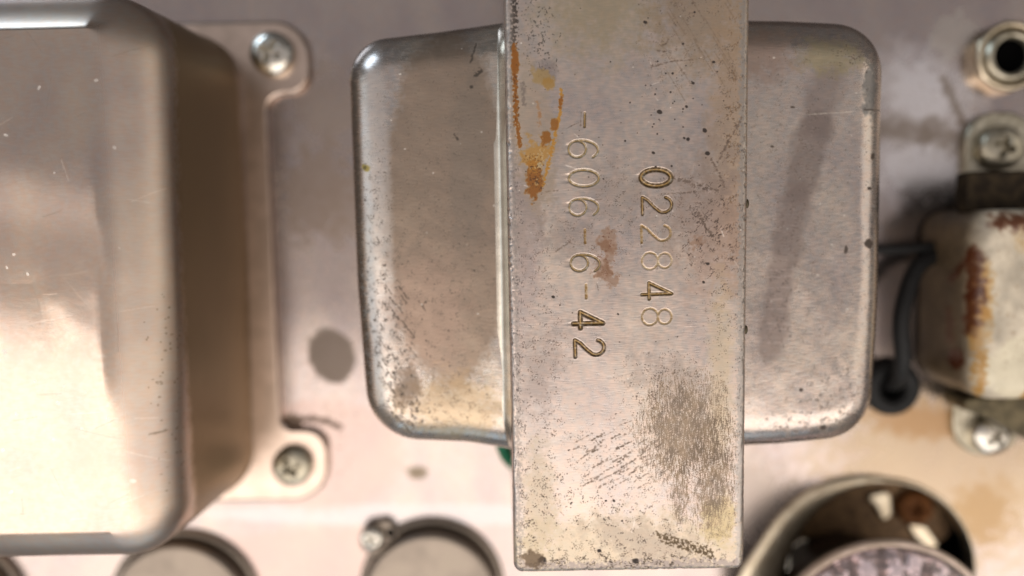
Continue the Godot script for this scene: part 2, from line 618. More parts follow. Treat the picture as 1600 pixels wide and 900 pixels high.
func build_chassis() -> void:
	var inner := circle(Vector2(76.0, 74.0), 19.5)
	inner.append_array(circle(Vector2(72.5, 85.0), 20.0))
	socket_hole = Geometry2D.convex_hull(inner)
	var outer := circle(Vector2(71.8, 74.6), 21.4)
	outer.append_array(circle(Vector2(69.5, 84.0), 24.5))
	socket_ring = Geometry2D.convex_hull(outer)

	var c := canvas(-118, -62, 112, 92, 0.26)
	c.base(Color(0.675, 0.625, 0.605), 0.19, 0.95, n_big, 0.02, 0.03)
	var dull := Color(0.585, 0.52, 0.475)
	# darker round spot, and shade painted as clouded patches, between cover and transformer
	c.blob(Vector2(-37.2, 26.3), 4.6, 5.7, -0.25, Color(0.46, 0.41, 0.37), 0.9, 0.45, 0.6, 0.0, 0.16, 0.12)
	c.blob(Vector2(-39.0, -7.0), 7.0, 9.5, 0.35, dull, 0.75, 0.42, 0.7, 0.0, 0.4, 0.8)
	c.blob(Vector2(-33.0, -4.0), 6.0, 7.0, 0.0, dull, 0.6, 0.42, 0.7, 0.0, 0.4, 0.9)
	c.blob(Vector2(-36.0, -24.0), 9.0, 8.0, 0.2, Color(0.6, 0.53, 0.48), 0.5, 0.4, 0.8, 0.0, 0.7, 0.8)
	# pale strip and rounded pinkish areas below: room reflections painted into the colour
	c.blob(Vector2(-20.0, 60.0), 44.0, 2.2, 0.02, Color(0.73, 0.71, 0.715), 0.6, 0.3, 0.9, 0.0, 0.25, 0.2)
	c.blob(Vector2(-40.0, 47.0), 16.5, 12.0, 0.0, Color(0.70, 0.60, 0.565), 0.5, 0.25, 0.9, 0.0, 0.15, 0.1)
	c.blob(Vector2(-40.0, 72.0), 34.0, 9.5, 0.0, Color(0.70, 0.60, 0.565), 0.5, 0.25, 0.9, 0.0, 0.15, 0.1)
	# dirt lines by the lower ear, small stain to the right of it
	c.stroke([Vector2(-47.0, 39.6), Vector2(-42, 39.3), Vector2(-39.0, 39.8), Vector2(-36.0, 41.2)], 0.9, Color(0.35, 0.28, 0.22), 0.75, 0.7, 0.2, 0.0, 0.7, 0.5)
	c.blob(Vector2(-45.8, 39.6), 2.2, 1.3, 0.2, Color(0.42, 0.34, 0.27), 0.6, 0.7, 0.2, 0.0, 0.5, 0.4)
	c.blob(Vector2(-20.6, 51.2), 2.0, 1.3, 0.1, Color(0.55, 0.49, 0.40), 0.8, 0.6, 0.4, 0.0, 0.6, 0.6)
	c.specks(Vector2(-38, 10), 10, 45, -0.02, Color(0.45, 0.38, 0.32), 0.5)
	# whitish patches by the jack with darker bands across: reflections painted on
	var pale := Color(0.90, 0.885, 0.895)
	c.blob(Vector2(82.0, -24.0), 10.0, 7.5, 0.5, pale, 0.8, 0.35, 0.8, 0.0, 1.0, 0.4)
	c.blob(Vector2(82.0, -9.5), 12.0, 6.0, 0.1, pale, 0.8, 0.35, 0.8, 0.0, 1.0, 0.4)
	c.blob(Vector2(88.0, -35.5), 4.0, 4.5, 0.4, Color(0.72, 0.69, 0.66), 0.6, 0.4, 0.8, 0.0, 0.5, 0.8)
	c.stroke([Vector2(75, -17.5), Vector2(83, -16.8), Vector2(93, -14.0)], 4.0, Color(0.55, 0.50, 0.46), 0.75, 0.35, 0.8, 0.0, 2.6, 0.3)
	c.stroke([Vector2(86, -27.0), Vector2(90, -19.0), Vector2(92, -13.0)], 1.6, Color(0.50, 0.45, 0.41), 0.8, 0.4, 0.75, 0.0, 1.0, 0.5)
	c.specks(Vector2(84, -18), 12, 16, 0.05, Color(0.50, 0.46, 0.45), 0.5, 3.0, 2.4)
	# yellowed lacquer at the lower right
	c.blob(Vector2(90.0, 52.0), 26.0, 18.0, 0.3, Color(0.70, 0.61, 0.48), 0.6, 0.35, 0.8, 0.0, 0.6, 0.5)
	c.blob(Vector2(97.0, 62.0), 6.0, 7.0, 0.3, Color(0.66, 0.52, 0.34), 0.5, 0.4, 0.7, 0.0, 0.7, 0.6)
	c.blob(Vector2(84.0, 42.0), 10.0, 3.5, 0.1, Color(0.66, 0.50, 0.33), 0.6, 0.45, 0.6, 0.0, 0.7, 0.6)
	c.blob(Vector2(48.0, 58.0), 11.0, 9.0, 0.8, Color(0.62, 0.57, 0.53), 0.5, 0.4, 0.8, 0.0, 0.8, 0.4)  # grey shading beside the socket ring, painted into the plate colour
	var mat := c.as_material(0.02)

	var sheet := PackedVector2Array([Vector2(-200, -120), Vector2(200, -120), Vector2(200, 140), Vector2(-200, 140)])
	var rings := [PackedVector3Array(), PackedVector3Array(), PackedVector3Array(), PackedVector3Array()]
	var count := 240
	for k in count:
		var ang := TAU * k / count
		var p := ray(socket_hole, socket_middle, ang)
		var q := ray(sheet, socket_middle, ang)
		rings[0].append(Vector3(p.x, -1.6, p.y))
		rings[1].append(Vector3(p.x, 0.0, p.y))
		rings[2].append(Vector3(p.x, 0.0, p.y))
		rings[3].append(Vector3(q.x, 0.0, q.y))
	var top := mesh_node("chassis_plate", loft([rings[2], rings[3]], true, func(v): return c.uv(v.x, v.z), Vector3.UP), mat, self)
	top.set_meta("kind", "structure")
	top.set_meta("label", "stained bare metal chassis plate that everything is screwed to")
	mesh_node("hole_edge", loft([rings[0], rings[1]], true, no_uv), M.steel, top)
	var floor_mesh := loft([PackedVector3Array([Vector3(-200, -34, -120), Vector3(200, -34, -120)]), PackedVector3Array([Vector3(-200, -34, 140), Vector3(200, -34, 140)])], false, no_uv, Vector3.UP)
	var below := mesh_node("chassis_floor", floor_mesh, M.black, self)
	below.set_meta("kind", "structure")
	below.set_meta("label", "dark inside bottom of the chassis below the socket hole")

# ---------------------------------------------------------------- pressed cover on the left
func build_cover() -> void:
	var t := thing("transformer_cover", "large plain satin nickel pressed cover with screwed flange at left", "metal cover", Vector3.ZERO)
	var c := canvas(-122, -42, -22, 58, 0.16)
	c.base(Color(0.735, 0.67, 0.62), 0.10, 1.0, n_big, 0.012, 0.012)
	var rng := RandomNumberGenerator.new()
	rng.seed = 5
	for k in 26:
		var p := Vector2(rng.randf_range(-88, -60), rng.randf_range(-26, 44))
		c.blob(p, rng.randf_range(0.15, 0.42), rng.randf_range(0.12, 0.3), rng.randf() * 3.0, Color(0.9, 0.88, 0.85), 0.6, 0.5, 0.7, 0.1, 0.5, 0.5)
	for k in 70:
		var p := Vector2(rng.randf_range(-58.2, -54.0), rng.randf_range(10, 46))
		c.blob(p, rng.randf_range(0.06, 0.12), rng.randf_range(0.08, 0.2), 0.0, Color(0.42, 0.36, 0.28), 0.6, 0.6, 0.4, -0.2, 0.5, 0.5)
	c.stroke([Vector2(-58.5, 32.6), Vector2(-56.4, 32.4)], 0.25, Color(0.4, 0.34, 0.27), 0.5, 0.6, 0.4, -0.2, 0.15, 0.5)
	c.blob(Vector2(-38.9, 8), 13.8, 90, 0.0, Color(0.53, 0.45, 0.34), 0.9, 0.5, 0.85, 0, 0.15, 0.06)  # wall colour darkened to stand in for its dark reflections
	for k in 44:
		var p := Vector2(rng.randf_range(-92, -58), rng.randf_range(-32, 50))
		var l := rng.randf_range(1.0, 7.0)
		var a := rng.randf_range(-0.5, 0.5) + (1.4 if rng.randf() < 0.3 else 0.0)
		c.stroke([p, p + Vector2(cos(a), sin(a)) * l], 0.14, Color(0.62, 0.56, 0.51) if rng.randf() < 0.6 else Color(0.88, 0.84, 0.80), 0.35, 0.4, 0.9, -0.15, 0.16, 0.4)
	for k in 7:
		c.blob(Vector2(rng.randf_range(-88, -62), rng.randf_range(-26, 44)), rng.randf_range(2.5, 5), rng.randf_range(3, 6.5), rng.randf() * 3.0, Color(0.70, 0.64, 0.59), 0.3, 0.22, 1.0, 0, 0.9, 0.7)
	# the flat top is burnished, the drawn shoulders stay satin
	for j in c.h:
		for i in c.w:
			var q := Vector2(c.x0 + i * c.s, c.z0 + j * c.s)
			var k := maxf(smoothstep(-63.5, -59.5, q.x), maxf(smoothstep(46.5, 49.0, q.y), smoothstep(-29.6, -32.0, q.y)))
			c.rough[j * c.w + i] = maxf(c.rough[j * c.w + i], lerpf(0.125, 0.40, k))
	var mat := c.as_material(0.012)
	var outline := even(rounded([Vector3(-150, -36.4, 8), Vector3(-53.0, -37.0, 9.8), Vector3(-55.0, 54.4, 9.8), Vector3(-150, 54.4, 8)], 12), 1.2)
	var dent := func(x: float, z: float) -> float:
		return 0.10 * n_big.get_noise_2d(x * 0.7 + 300.0, z * 0.7)
	var shoulder := [[0.0, 8.8], [0.08, 7.6], [0.3, 6.5], [0.7, 5.5], [1.3, 4.55], [2.1, 3.65], [3.1, 2.82], [4.2, 2.1], [5.3, 1.5], [6.3, 1.02], [7.2, 0.66], [8.0, 0.38], [8.7, 0.18], [9.3, 0.06], [9.78, 0.0]]
	mesh_node("cover_shell", lid(outline, Vector2(-134, 8), Vector2(-74, 8), 1.2, 36.0, 9.8, 8.6, 1.7, func(v): return c.uv(v.x + maxf(0.0, 29.9 - v.y), v.z), dent, 1.0, shoulder, 0.72), mat, t)
	var flange := rounded([
		Vector3(-156, -40.0, 4), Vector3(-38.7, -40.0, 6.9), Vector3(-38.7, -26.2, 6.8), Vector3(-47.4, -25.6, 3.2), Vector3(-47.5, 41.0, 2.6),
		Vector3(-38.3, 41.2, 7.2), Vector3(-38.3, 56.2, 7.2), Vector3(-156, 56.2, 4)], 14)
	mesh_node("flange", plate(even(flange, 2.0), 0.0, 1.8, 0.6), M.flange, t)
	mesh_node("screw", screw_head(4.25, 2.9, 0.5), M.nickel, t, "bright cross-head screw catching bluish light, upper ear").position = Vector3(-45.6, 1.8, -33.4) * MM
	mesh_node("screw", screw_head(4.1, 2.6, 1.05), M.dull_nickel, t, "duller cross-head screw in the lower ear").position = Vector3(-45.3, 1.8, 48.4) * MM

# ---------------------------------------------------------------- the stamped transformer in the middle
# Strokes of the stamped digits: u along the line of writing, v upwards, each 0 to 1.
func arc(cx: float, cy: float, rx: float, ry: float, from: float, to: float, steps := 16) -> Array:
	var out := []
	for k in steps + 1:
		var a := deg_to_rad(lerpf(from, to, float(k) / steps))
		out.append(Vector2(cx + cos(a) * rx, cy + sin(a) * ry))
	return out

func glyph(ch: String) -> Array:
	match ch:
		"0": return [arc(0.5, 0.5, 0.46, 0.5, 0, 360, 28)]
		"2": return [arc(0.5, 0.73, 0.43, 0.27, 165, -30, 14) + [Vector2(0.62, 0.42), Vector2(0.22, 0.2), Vector2(0.04, 0.03)], [Vector2(0.04, 0.02), Vector2(1.0, 0.02)]]
		"4": return [[Vector2(0.72, 0.0), Vector2(0.72, 1.0), Vector2(0.06, 0.24), Vector2(0.98, 0.24)]]
		"6": return [arc(0.5, 0.29, 0.46, 0.29, 0, 360, 24), arc(0.56, 0.42, 0.54, 0.56, 190, 45, 16)]
		"8": return [arc(0.5, 0.27, 0.48, 0.27, 0, 360, 22), arc(0.5, 0.77, 0.42, 0.23, 0, 360, 20)]
		_: return [[Vector2(0.12, 0.5), Vector2(0.88, 0.5)]]

var stamp := PackedFloat32Array()   # depth of the stamping on the canvas of the strap, mm
const STRAP_Y := 38.0

func build_transformer() -> void:
	var t := thing("transformer", "worn steel transformer with stamped strap over two rounded end bells", "transformer")
	var c := canvas(-1.2, -58, 36.6, 55.4, 0.075)
	c.base(Color(0.735, 0.68, 0.645), 0.32, 0.85, n_big, 0.03, 0.05)
	paint_strap(c)
	stamp.resize(c.w * c.h)
	# [character, middle x, middle z, stroke width, depth, how brown the groove is]
	var row1 := [["-", 0.38, 0.16, 0.7], ["6", 0.40, 0.17, 0.10], ["0", 0.42, 0.18, 0.10], ["6", 0.38, 0.16, 0.12], ["-", 0.36, 0.10, 0.75], ["6", 0.40, 0.16, 0.35], ["-", 0.40, 0.12, 0.7], ["4", 0.72, 0.30, 0.95], ["2", 0.60, 0.24, 0.85]]
	var at1 := [Vector2(11.2, -15.1), Vector2(11.0, -10.8), Vector2(11.0, -6.5), Vector2(11.0, -2.2), Vector2(11.1, 2.15), Vector2(11.15, 6.2), Vector2(11.2, 10.5), Vector2(11.45, 14.8), Vector2(11.6, 19.1)]
	for k in row1.size():
		stamp_one(c, row1[k], at1[k])
	var row2 := [["0", 0.72, 0.30, 0.95], ["2", 0.48, 0.20, 0.8], ["2", 0.36, 0.13, 0.6], ["8", 0.30, 0.11, 0.35], ["4", 0.52, 0.22, 0.9], ["8", 0.32, 0.12, 0.5]]
	var at2 := [Vector2(21.8, -6.4), Vector2(21.9, -2.35), Vector2(21.75, 1.9), Vector2(21.9, 6.05), Vector2(21.9, 10.5), Vector2(21.9, 14.55)]
	for k in row2.size():
		stamp_one(c, row2[k], at2[k])
	var mat := c.as_material(0.045)
	var strap := mesh_node("strap", strap_mesh(c), mat, t)
	# the strap's turned-down sides
	var rim := even(rounded([Vector3(-0.5, -60, 1.4), Vector3(35.7, -60, 1.4), Vector3(35.7, 54.8, 1.5), Vector3(-0.5, 54.8, 1.5)], 8), 3.0)
	var wall_rings := []
	for y in [0.4, 12.0, 26.0, STRAP_Y - 0.98]:
		var ring := PackedVector3Array()
		for p in rim:
			ring.append(Vector3(p.x, y, p.y))
		wall_rings.append(ring)
	mesh_node("strap_side", loft(wall_rings, true, no_uv), M.steel, t)
	for z in [-2.3, 16.9]:
		var burr := SphereMesh.new()
		burr.radius = 0.42 * MM
		burr.height = 0.8 * MM
		burr.radial_segments = 12
		burr.rings = 6
		var o := mesh_node("burr", burr, M.olive_metal, t)
		o.position = Vector3(35.7, STRAP_Y - 0.8, z) * MM
		o.scale = Vector3(0.8, 1.0, 1.7)

	# left end bell
	var cl := canvas(-28, -36, 17, 42, 0.1)
	cl.base(Color(0.735, 0.695, 0.66), 0.25, 0.92, n_big, 0.05, 0.04)
	paint_left_bell(cl)
	var left := even(rounded([Vector3(16, -34.6, 8), Vector3(-12, -31.2, 12), Vector3(-26.1, -29.9, 6.8), Vector3(-26.0, 10, 60), Vector3(-24.8, 36.1, 11.0), Vector3(-8, 37.2, 20), Vector3(16, 41.6, 8)], 10), 0.8)
	var lip_left := func(x: float, z: float) -> float:
		return 0.12 * n_big.get_noise_2d(x * 1.6, z * 1.2) - 0.25 * smoothstep(16.0, 4.0, absf(x + 10.0)) * smoothstep(30.0, 10.0, absf(z))
	# the bell's mouth turns up where it meets the strap
	var lip_rows := []
	for k in 91:
		var z := lerpf(-32.2, 37.9, k / 90.0)
		var d := minf(z + 32.2, 37.9 - z)
		var drop := 5.6 * (1.0 - sqrt(maxf(0.0, 1.0 - pow(1.0 - minf(d, 6.6) / 6.6, 2.0))))
		var row := PackedVector3Array()
		for q in 9:
			var f := q / 8.0
			row.append(Vector3(-2.5 + 2.1 * f, 30.25 + 2.6 * f * f * f + 0.12 * f - drop, z))
		lip_rows.append(row)
	mesh_node("bell_lip", loft(lip_rows, false, func(v): return cl.uv(v.x - 3.0, v.z), Vector3.UP), M.lip, t)
	mesh_node("end_bell", lid(left, Vector2(-13, -19), Vector2(-13, 22), 3.0, 30.4, 6.6, 5.6, 0.0, func(v): return cl.uv(v.x, v.z), lip_left), cl.as_material(0.04), t, "left end bell, scuffed along its lower left corner")
	# right end bell
	var cr := canvas(19, -35, 63, 41, 0.1)
	cr.base(Color(0.745, 0.695, 0.66), 0.26, 0.92, n_big, 0.05, 0.035)
	paint_right_bell(cr)
	var right := even(rounded([Vector3(20, -32.9, 8), Vector3(45, -32.1, 12), Vector3(61.1, -31.1, 9.0), Vector3(61.4, 15, 60), Vector3(60.5, 37.2, 10.5), Vector3(45, 38.5, 12), Vector3(20, 39.4, 8)], 10), 0.8)
	var lip_right := func(x: float, z: float) -> float:
		return 0.12 * n_big.get_noise_2d(x * 1.6, z * 1.2 + 80.0) - 0.2 * smoothstep(14.0, 3.0, absf(x - 46.0)) * smoothstep(30.0, 10.0, absf(z - 2.0))
	mesh_node("end_bell", lid(right, Vector2(47, -19), Vector2(47, 24), 3.0, 30.4, 6.2, 5.8, 0.0, func(v): return cr.uv(v.x, v.z), lip_right), cr.as_material(0.04), t, "right end bell with a dark slanting tape mark")

func stamp_one(c: Canvas, what: Array, at: Vector2) -> void:
	var tall := 4.5
	var wide := 2.65
	var half: float = what[1] * 0.56
	var brown := Color(0.35, 0.22, 0.08).lerp(Color(0.45, 0.32, 0.12), fposmod(at.y * 0.37, 1.0))
	var wob := RandomNumberGenerator.new()
	wob.seed = int(at.y * 100) + 7000
	var slant := wob.randf_range(-0.03, 0.03)
	var ink := {}
	for line in glyph(what[0]):
		var pts := []
		for q in line:
			# the writing runs down the picture, its upper side to the right
			var x: float = (q.y - 0.5) * tall
			var z: float = (q.x - 0.5) * wide
			pts.append(at + Vector2(x - z * slant, z + x * slant))
		for n in pts.size() - 1:
			var a: Vector2 = pts[n]
			var e: Vector2 = pts[n + 1]
			var ab := e - a
			var len2 := maxf(ab.length_squared(), 1e-6)
			var box := c.span(a, e, half + 0.3)
			for j in range(box[2], box[3]):
				for i in range(box[0], box[1]):
					var p := Vector2(c.x0 + i * c.s, c.z0 + j * c.s)
					var d := (p - a - ab * clampf((p - a).dot(ab) / len2, 0, 1)).length()
					var k := j * c.w + i
					if d < half + 0.2:
						var deep: float = what[2] * (clampf(1.0 - d / half, 0, 1)) - 0.02 * exp(-pow((d - half) / 0.09, 2.0))
						if absf(deep) > absf(stamp[k]) or deep > stamp[k]:
							stamp[k] = maxf(stamp[k], deep) if deep > 0.0 else (deep if stamp[k] <= 0.0 else stamp[k])
					if d < half + 0.06:
						var f: float = smoothstep(half + 0.05, half - 0.08, d) * clampf(0.85 + 0.5 * n_edge.get_noise_2d(p.x * 1.4, p.y * 1.4), 0, 1)
						ink[k] = maxf(ink.get(k, 0.0), f)
	for k in ink:
		var level: float = what[3]
		var tone := Color(0.80, 0.745, 0.63).lerp(brown, clampf(level * 1.15 + 0.35 * n_edge.get_noise_1d(k * 0.01), 0, 1))
		if what[2] > 0.13:
			tone = tone.darkened(0.38).lerp(Color(0.64, 0.51, 0.29), smoothstep(0.62, 0.85, stamp[k] / what[2]))
		c.put(k, tone, ink[k] * 0.92, 0.5, 0.35, 0.0)

func paint_strap(c: Canvas) -> void:
	var rng := RandomNumberGenerator.new()
	rng.seed = 77
	var grime := Color(0.15, 0.12, 0.10)
	# broad tones: brownish upper right, tan top, purple left edge, yellowed lower end and right edge
	c.blob(Vector2(14, -34), 8, 9, 0.3, Color(0.60, 0.54, 0.42), 0.55, 0.45, 0.7, 0, 0.9, 0.5)
	c.blob(Vector2(29, -31), 7, 8, 0.3, Color(0.55, 0.47, 0.38), 0.6, 0.5, 0.6, 0, 0.9, 0.7)
	c.blob(Vector2(33, -14), 3.2, 20, 0.0, Color(0.63, 0.53, 0.43), 0.6, 0.5, 0.6, 0, 0.8, 0.6)
	c.blob(Vector2(31, 2), 5.5, 9, 0.0, Color(0.62, 0.51, 0.45), 0.5, 0.5, 0.6, 0, 0.9, 0.7)
	c.blob(Vector2(2.6, 2), 2.2, 10, 0.0, Color(0.56, 0.50, 0.495), 0.45, 0.5, 0.6, 0, 0.8, 0.5)
	c.blob(Vector2(3.2, 30), 2.2, 8, 0.0, Color(0.66, 0.62, 0.62), 0.35, 0.45, 0.7, 0, 0.8, 0.5)
	c.blob(Vector2(17, 52), 22, 6.5, 0.0, Color(0.76, 0.70, 0.58), 0.5, 0.5, 0.6, 0, 0.6, 0.5)
	c.blob(Vector2(31.6, 23), 1.7, 13, 0.0, Color(0.74, 0.67, 0.55), 0.5, 0.5, 0.6, 0, 0.8, 0.5)
	c.blob(Vector2(31.5, 46.5), 2.6, 3.6, 0.0, Color(0.74, 0.66, 0.45), 0.5, 0.5, 0.6, 0, 0.7, 0.6)
	c.blob(Vector2(3.5, 44), 2.6, 9, 0.0, Color(0.70, 0.64, 0.53), 0.45, 0.5, 0.6, 0, 0.8, 0.6)
	# soft grey smudges
	for q in [[3.0, -4, 2.6, 9], [27, -2, 5, 6], [30, -8, 4, 5], [4, 22, 3, 6], [16, -4, 4, 4], [24, 24, 6, 3], [9, 2, 4, 3], [20, 50, 8, 3]]:
		c.blob(Vector2(q[0], q[1]), q[2], q[3], 0.3, Color(0.54, 0.49, 0.46), 0.36, 0.42, 0.7, 0, 0.9, 1.0)
	# dirt round the top left edge
	c.specks(Vector2(4.5, -27), 3.4, 9, 0.26, Color(0.20, 0.18, 0.16), 0.75, 1.5, 1.8)
	c.blob(Vector2(5.3, -22.2), 1.5, 1.6, 0.0, Color(0.42, 0.38, 0.38), 0.5, 0.5, 0.5, 0, 0.8, 0.7)
	c.stroke([Vector2(0.9, -40), Vector2(1.0, -32), Vector2(0.8, -25.5)], 0.7, grime, 0.8, 0.7, 0.2, -0.1, 0.3, 0.9)
	c.stroke([Vector2(2.1, -20.5), Vector2(2.2, -17.5)], 0.5, Color(0.3, 0.28, 0.30), 0.7, 0.6, 0.3, 0.0, 0.3, 0.6)
	# clouds of fine black specks
	for q in [[4.2, 8, 3.4, 12, 0.10], [5.0, 20, 4.2, 7, 0.34], [4.5, 31, 4.0, 6, 0.16], [4.5, 41, 5.0, 7, 0.30], [10, 52, 12, 4.5, 0.26], [24, 51.5, 13, 5.0, 0.24], [2.0, 48, 2.4, 8, 0.34],
			[23, 23.5, 8, 4.6, 0.28], [21, 28, 6, 4, 0.16], [26.5, -1.5, 7, 7.5, 0.26], [30, 3, 5.5, 9, 0.24], [15.5, -6, 3.5, 5, 0.20], [10, 1.5, 5, 4, 0.16], [17, 0, 4, 6, 0.12],
			[31.5, 14, 2.8, 10, 0.22], [32, 30, 2.4, 9, 0.15], [32.5, -18, 2.6, 14, 0.24], [24, -24, 6, 7, 0.10], [26, -33, 8, 5, 0.2], [17, 40, 15, 12, 0.0], [14, 45, 6, 4, 0.12]]:
		c.specks(Vector2(q[0], q[1]), q[2], q[3], q[4] * 0.6, grime.lerp(Color(0.30, 0.24, 0.20), fposmod(q[0] * 0.37, 1.0)), 0.54)
	c.specks(Vector2(30, 1), 5.5, 9, 0.20, Color(0.25, 0.19, 0.16), 0.6, 1.0, 3.5, 0.7)
	c.specks(Vector2(33.4, -14), 1.7, 24, 0.30, Color(0.40, 0.30, 0.20), 0.6, 1.4, 2.2, 0.5)
	# pits
	for k in 38:
		var p := Vector2(rng.randfn(24.5, 3.2), rng.randfn(-18.5, 5.0))
		var big := rng.randf()
		var size := 0.08 + 0.08 * rng.randf() + (0.10 if big > 0.9 else 0.0)
		c.blob(p, size, size, 0, Color(0.10, 0.07, 0.06), 0.9, 0.7, 0.1, -0.3, 0.5, 0.3)
	for q in [[22.3, -16.1, 0.42], [20.2, -29.1, 0.33], [27.3, -20.2, 0.3], [30.3, -23.2, 0.3], [26.3, -16.8, 0.3], [26.0, -12.2, 0.22], [29.5, -9.9, 0.45], [29.6, 6.6, 0.3], [29.0, 9.4, 0.3], [29.0, -13.3, 0.4], [16.0, 14.0, 0.25], [13.9, -6.4, 0.2], [21.4, -10.1, 0.3], [14.0, 43.2, 0.25], [15.2, 43.2, 0.3], [16.5, 46.5, 0.25], [18.6, 53.0, 0.7], [12.9, 51.2, 0.35], [6.2, 11.2, 0.3], [4.0, 52.6, 0.9]]:
		c.blob(Vector2(q[0], q[1]), q[2] * 0.85, q[2] * 0.65, rng.randf(), Color(0.12, 0.085, 0.065), 0.88, 0.7, 0.1, -0.3, 0.4, 0.5)
	for k in 170:
		var p := Vector2(rng.randf_range(0.5, 35), rng.randf_range(-36, 54))
		c.blob(p, rng.randf_range(0.05, 0.13), rng.randf_range(0.05, 0.11), 0, Color(0.22, 0.18, 0.15) if rng.randf() < 0.75 else Color(0.9, 0.87, 0.83), 0.75, 0.6, 0.3, -0.1, 0.5, 0.4)
	# scratches
	var dark := Color(0.24, 0.18, 0.15)
	for q in [[[24.6, -6.4], [28.5, -5.0], [31.0, -4.3], 0.42], [[34.6, -15.0], [32.6, -11.6], [31.0, -8.6], 0.3], [[30.0, -9.2], [31.2, -6.8], [32.0, -5.6], 0.35], [[28.2, -1.0], [29.2, 1.0], [30.2, 2.4], 0.45], [[22.6, -4.0], [26.0, -4.1], [29.0, -4.3], 0.16],
			[[21.0, -22.6], [24.0, -23.4], [27.2, -23.6], 0.18], [[23.7, -26.6], [23.2, -26], [22.8, -25.8], 0.2], [[22, -25], [23, -24.9], [24, -24.9], 0.2], [[10.7, -16.2], [10.55, -15], [10.6, -14.3], 0.16], [[6.8, 4.3], [7.9, 3.5], [8.8, 2.9], 0.2]]:
		c.stroke([Vector2(q[0][0], q[0][1]), Vector2(q[1][0], q[1][1]), Vector2(q[2][0], q[2][1])], q[3] * 0.8, Color(0.32, 0.26, 0.22), 0.6, 0.7, 0.3, -0.25, 0.2, 1.0)
	for k in 60:
		var p := Vector2(rng.randf_range(9, 23), rng.randf_range(33.0, 41.5))
		var l := rng.randf_range(0.5, 3.0)
		c.stroke([p, p + Vector2(l, -l * rng.randf_range(0.38, 0.62))], rng.randf_range(0.08, 0.2), Color(0.40, 0.34, 0.29), 0.5, 0.6, 0.4, -0.15, 0.12, 1.1)
	for k in 40:
		var p := Vector2(rng.randf_range(1, 34), rng.randf_range(-35, 50))
		var l := rng.randf_range(0.4, 2.2)
		var a := rng.randf_range(-0.7, 0.7) + (1.3 if rng.randf() < 0.3 else 0.0)
		c.stroke([p, p + Vector2(cos(a), sin(a)) * l], rng.randf_range(0.06, 0.14), Color(0.34, 0.28, 0.24) if rng.randf() < 0.6 else Color(0.92, 0.88, 0.84), 0.5, 0.5, 0.5, -0.1, 0.08, 0.6)
	for k in 26:
		var p := Vector2(rng.randf_range(23, 33), rng.randf_range(-36, -22))
		var l := rng.randf_range(1.5, 5.0)
		c.stroke([p, p + Vector2(l * 0.62, l)], 0.12, Color(0.42, 0.35, 0.29), 0.4, 0.5, 0.5, -0.1, 0.1, 0.6)
	# rubbed dark patch at the lower right, streaked along the strap
	rubbed(c, Vector2(26.2, 32.0), Vector2(6.4, 7.4), 0.50)
	rubbed(c, Vector2(30.6, 39.5), Vector2(3.6, 9.0), 0.34)
	rubbed(c, Vector2(25.6, 42.0), Vector2(2.0, 6.0), 0.10)
	for k in 14:
		var p := Vector2(22.0 + k * 0.62, 48.4 + k * 0.22)
		c.stroke([p, p + Vector2(0.8, 1.5)], 0.35, Color(0.34, 0.27, 0.18), 0.7, 0.7, 0.3, -0.1, 0.2, 1.2)
	# worn and dirty long edges and lower end
	c.stroke([Vector2(0.3, -58), Vector2(0.35, 0), Vector2(0.5, 54)], 0.7, Color(0.55, 0.52, 0.50), 0.6, 0.45, 0.8, 0.0, 0.5, 0.9)
	c.specks(Vector2(0.9, 20), 1.5, 60, 0.16, Color(0.32, 0.28, 0.27), 0.6, 0.8, 2.0)
	c.stroke([Vector2(34.7, -58), Vector2(34.8, 0), Vector2(34.7, 54)], 1.0, Color(0.62, 0.60, 0.58), 0.7, 0.4, 0.85, 0.0, 0.4, 0.5)
	c.specks(Vector2(34.6, 0), 1.1, 62, 0.16, Color(0.30, 0.26, 0.24), 0.55, 0.8, 1.6)
	c.stroke([Vector2(-0.2, 53.7), Vector2(35.4, 53.6)], 1.2, Color(0.56, 0.52, 0.51), 0.7, 0.45, 0.8, 0.0, 0.5, 0.7)
	c.specks(Vector2(17, 53.2), 20, 1.6, 0.34, Color(0.24, 0.19, 0.14), 0.75, 1.6, 0.9)
	c.blob(Vector2(2.6, 52.4), 2.0, 1.2, 0.2, Color(0.40, 0.32, 0.24), 0.7, 0.7, 0.3, 0, 0.5, 0.8)
	# varnish run: amber outline with a thick brown tip
	var amber := Color(0.64, 0.45, 0.17)
	var rust := Color(0.50, 0.30, 0.08)
	c.blob(Vector2(3.6, -13), 3.2, 11, -0.08, Color(0.66, 0.58, 0.48), 0.4, 0.35, 0.6, 0, 0.3, 0.3)
	c.stroke([Vector2(0.95, -26.2), Vector2(0.9, -24), Vector2(1.0, -18), Vector2(1.05, -15), Vector2(1.5, -11.5)], 0.62, rust, 0.95, 0.3, 0.0, 0.35, 0.15, 0.45)
	c.blob(Vector2(1.0, -23.6), 0.62, 1.9, 0.0, rust, 0.95, 0.3, 0.0, 0.35, 0.2, 0.5)
	c.stroke([Vector2(7.75, -19.5), Vector2(7.7, -17.5), Vector2(7.3, -15.2), Vector2(6.6, -12.2), Vector2(5.6, -8.2), Vector2(4.8, -5.6)], 0.42, amber, 0.9, 0.3, 0.0, 0.3, 0.15, 0.6)
	c.stroke([Vector2(7.75, -18.5), Vector2(7.6, -17.0)], 0.5, rust, 0.9, 0.3, 0.0, 0.3, 0.15, 0.4)
	c.blob(Vector2(3.5, -6.8), 1.25, 2.8, 0.10, rust, 0.95, 0.35, 0.0, 0.3, 0.25, 0.6)
	c.blob(Vector2(3.9, -10.2), 1.9, 2.2, 0.3, amber, 0.7, 0.35, 0.0, 0.2, 0.5, 1.1)
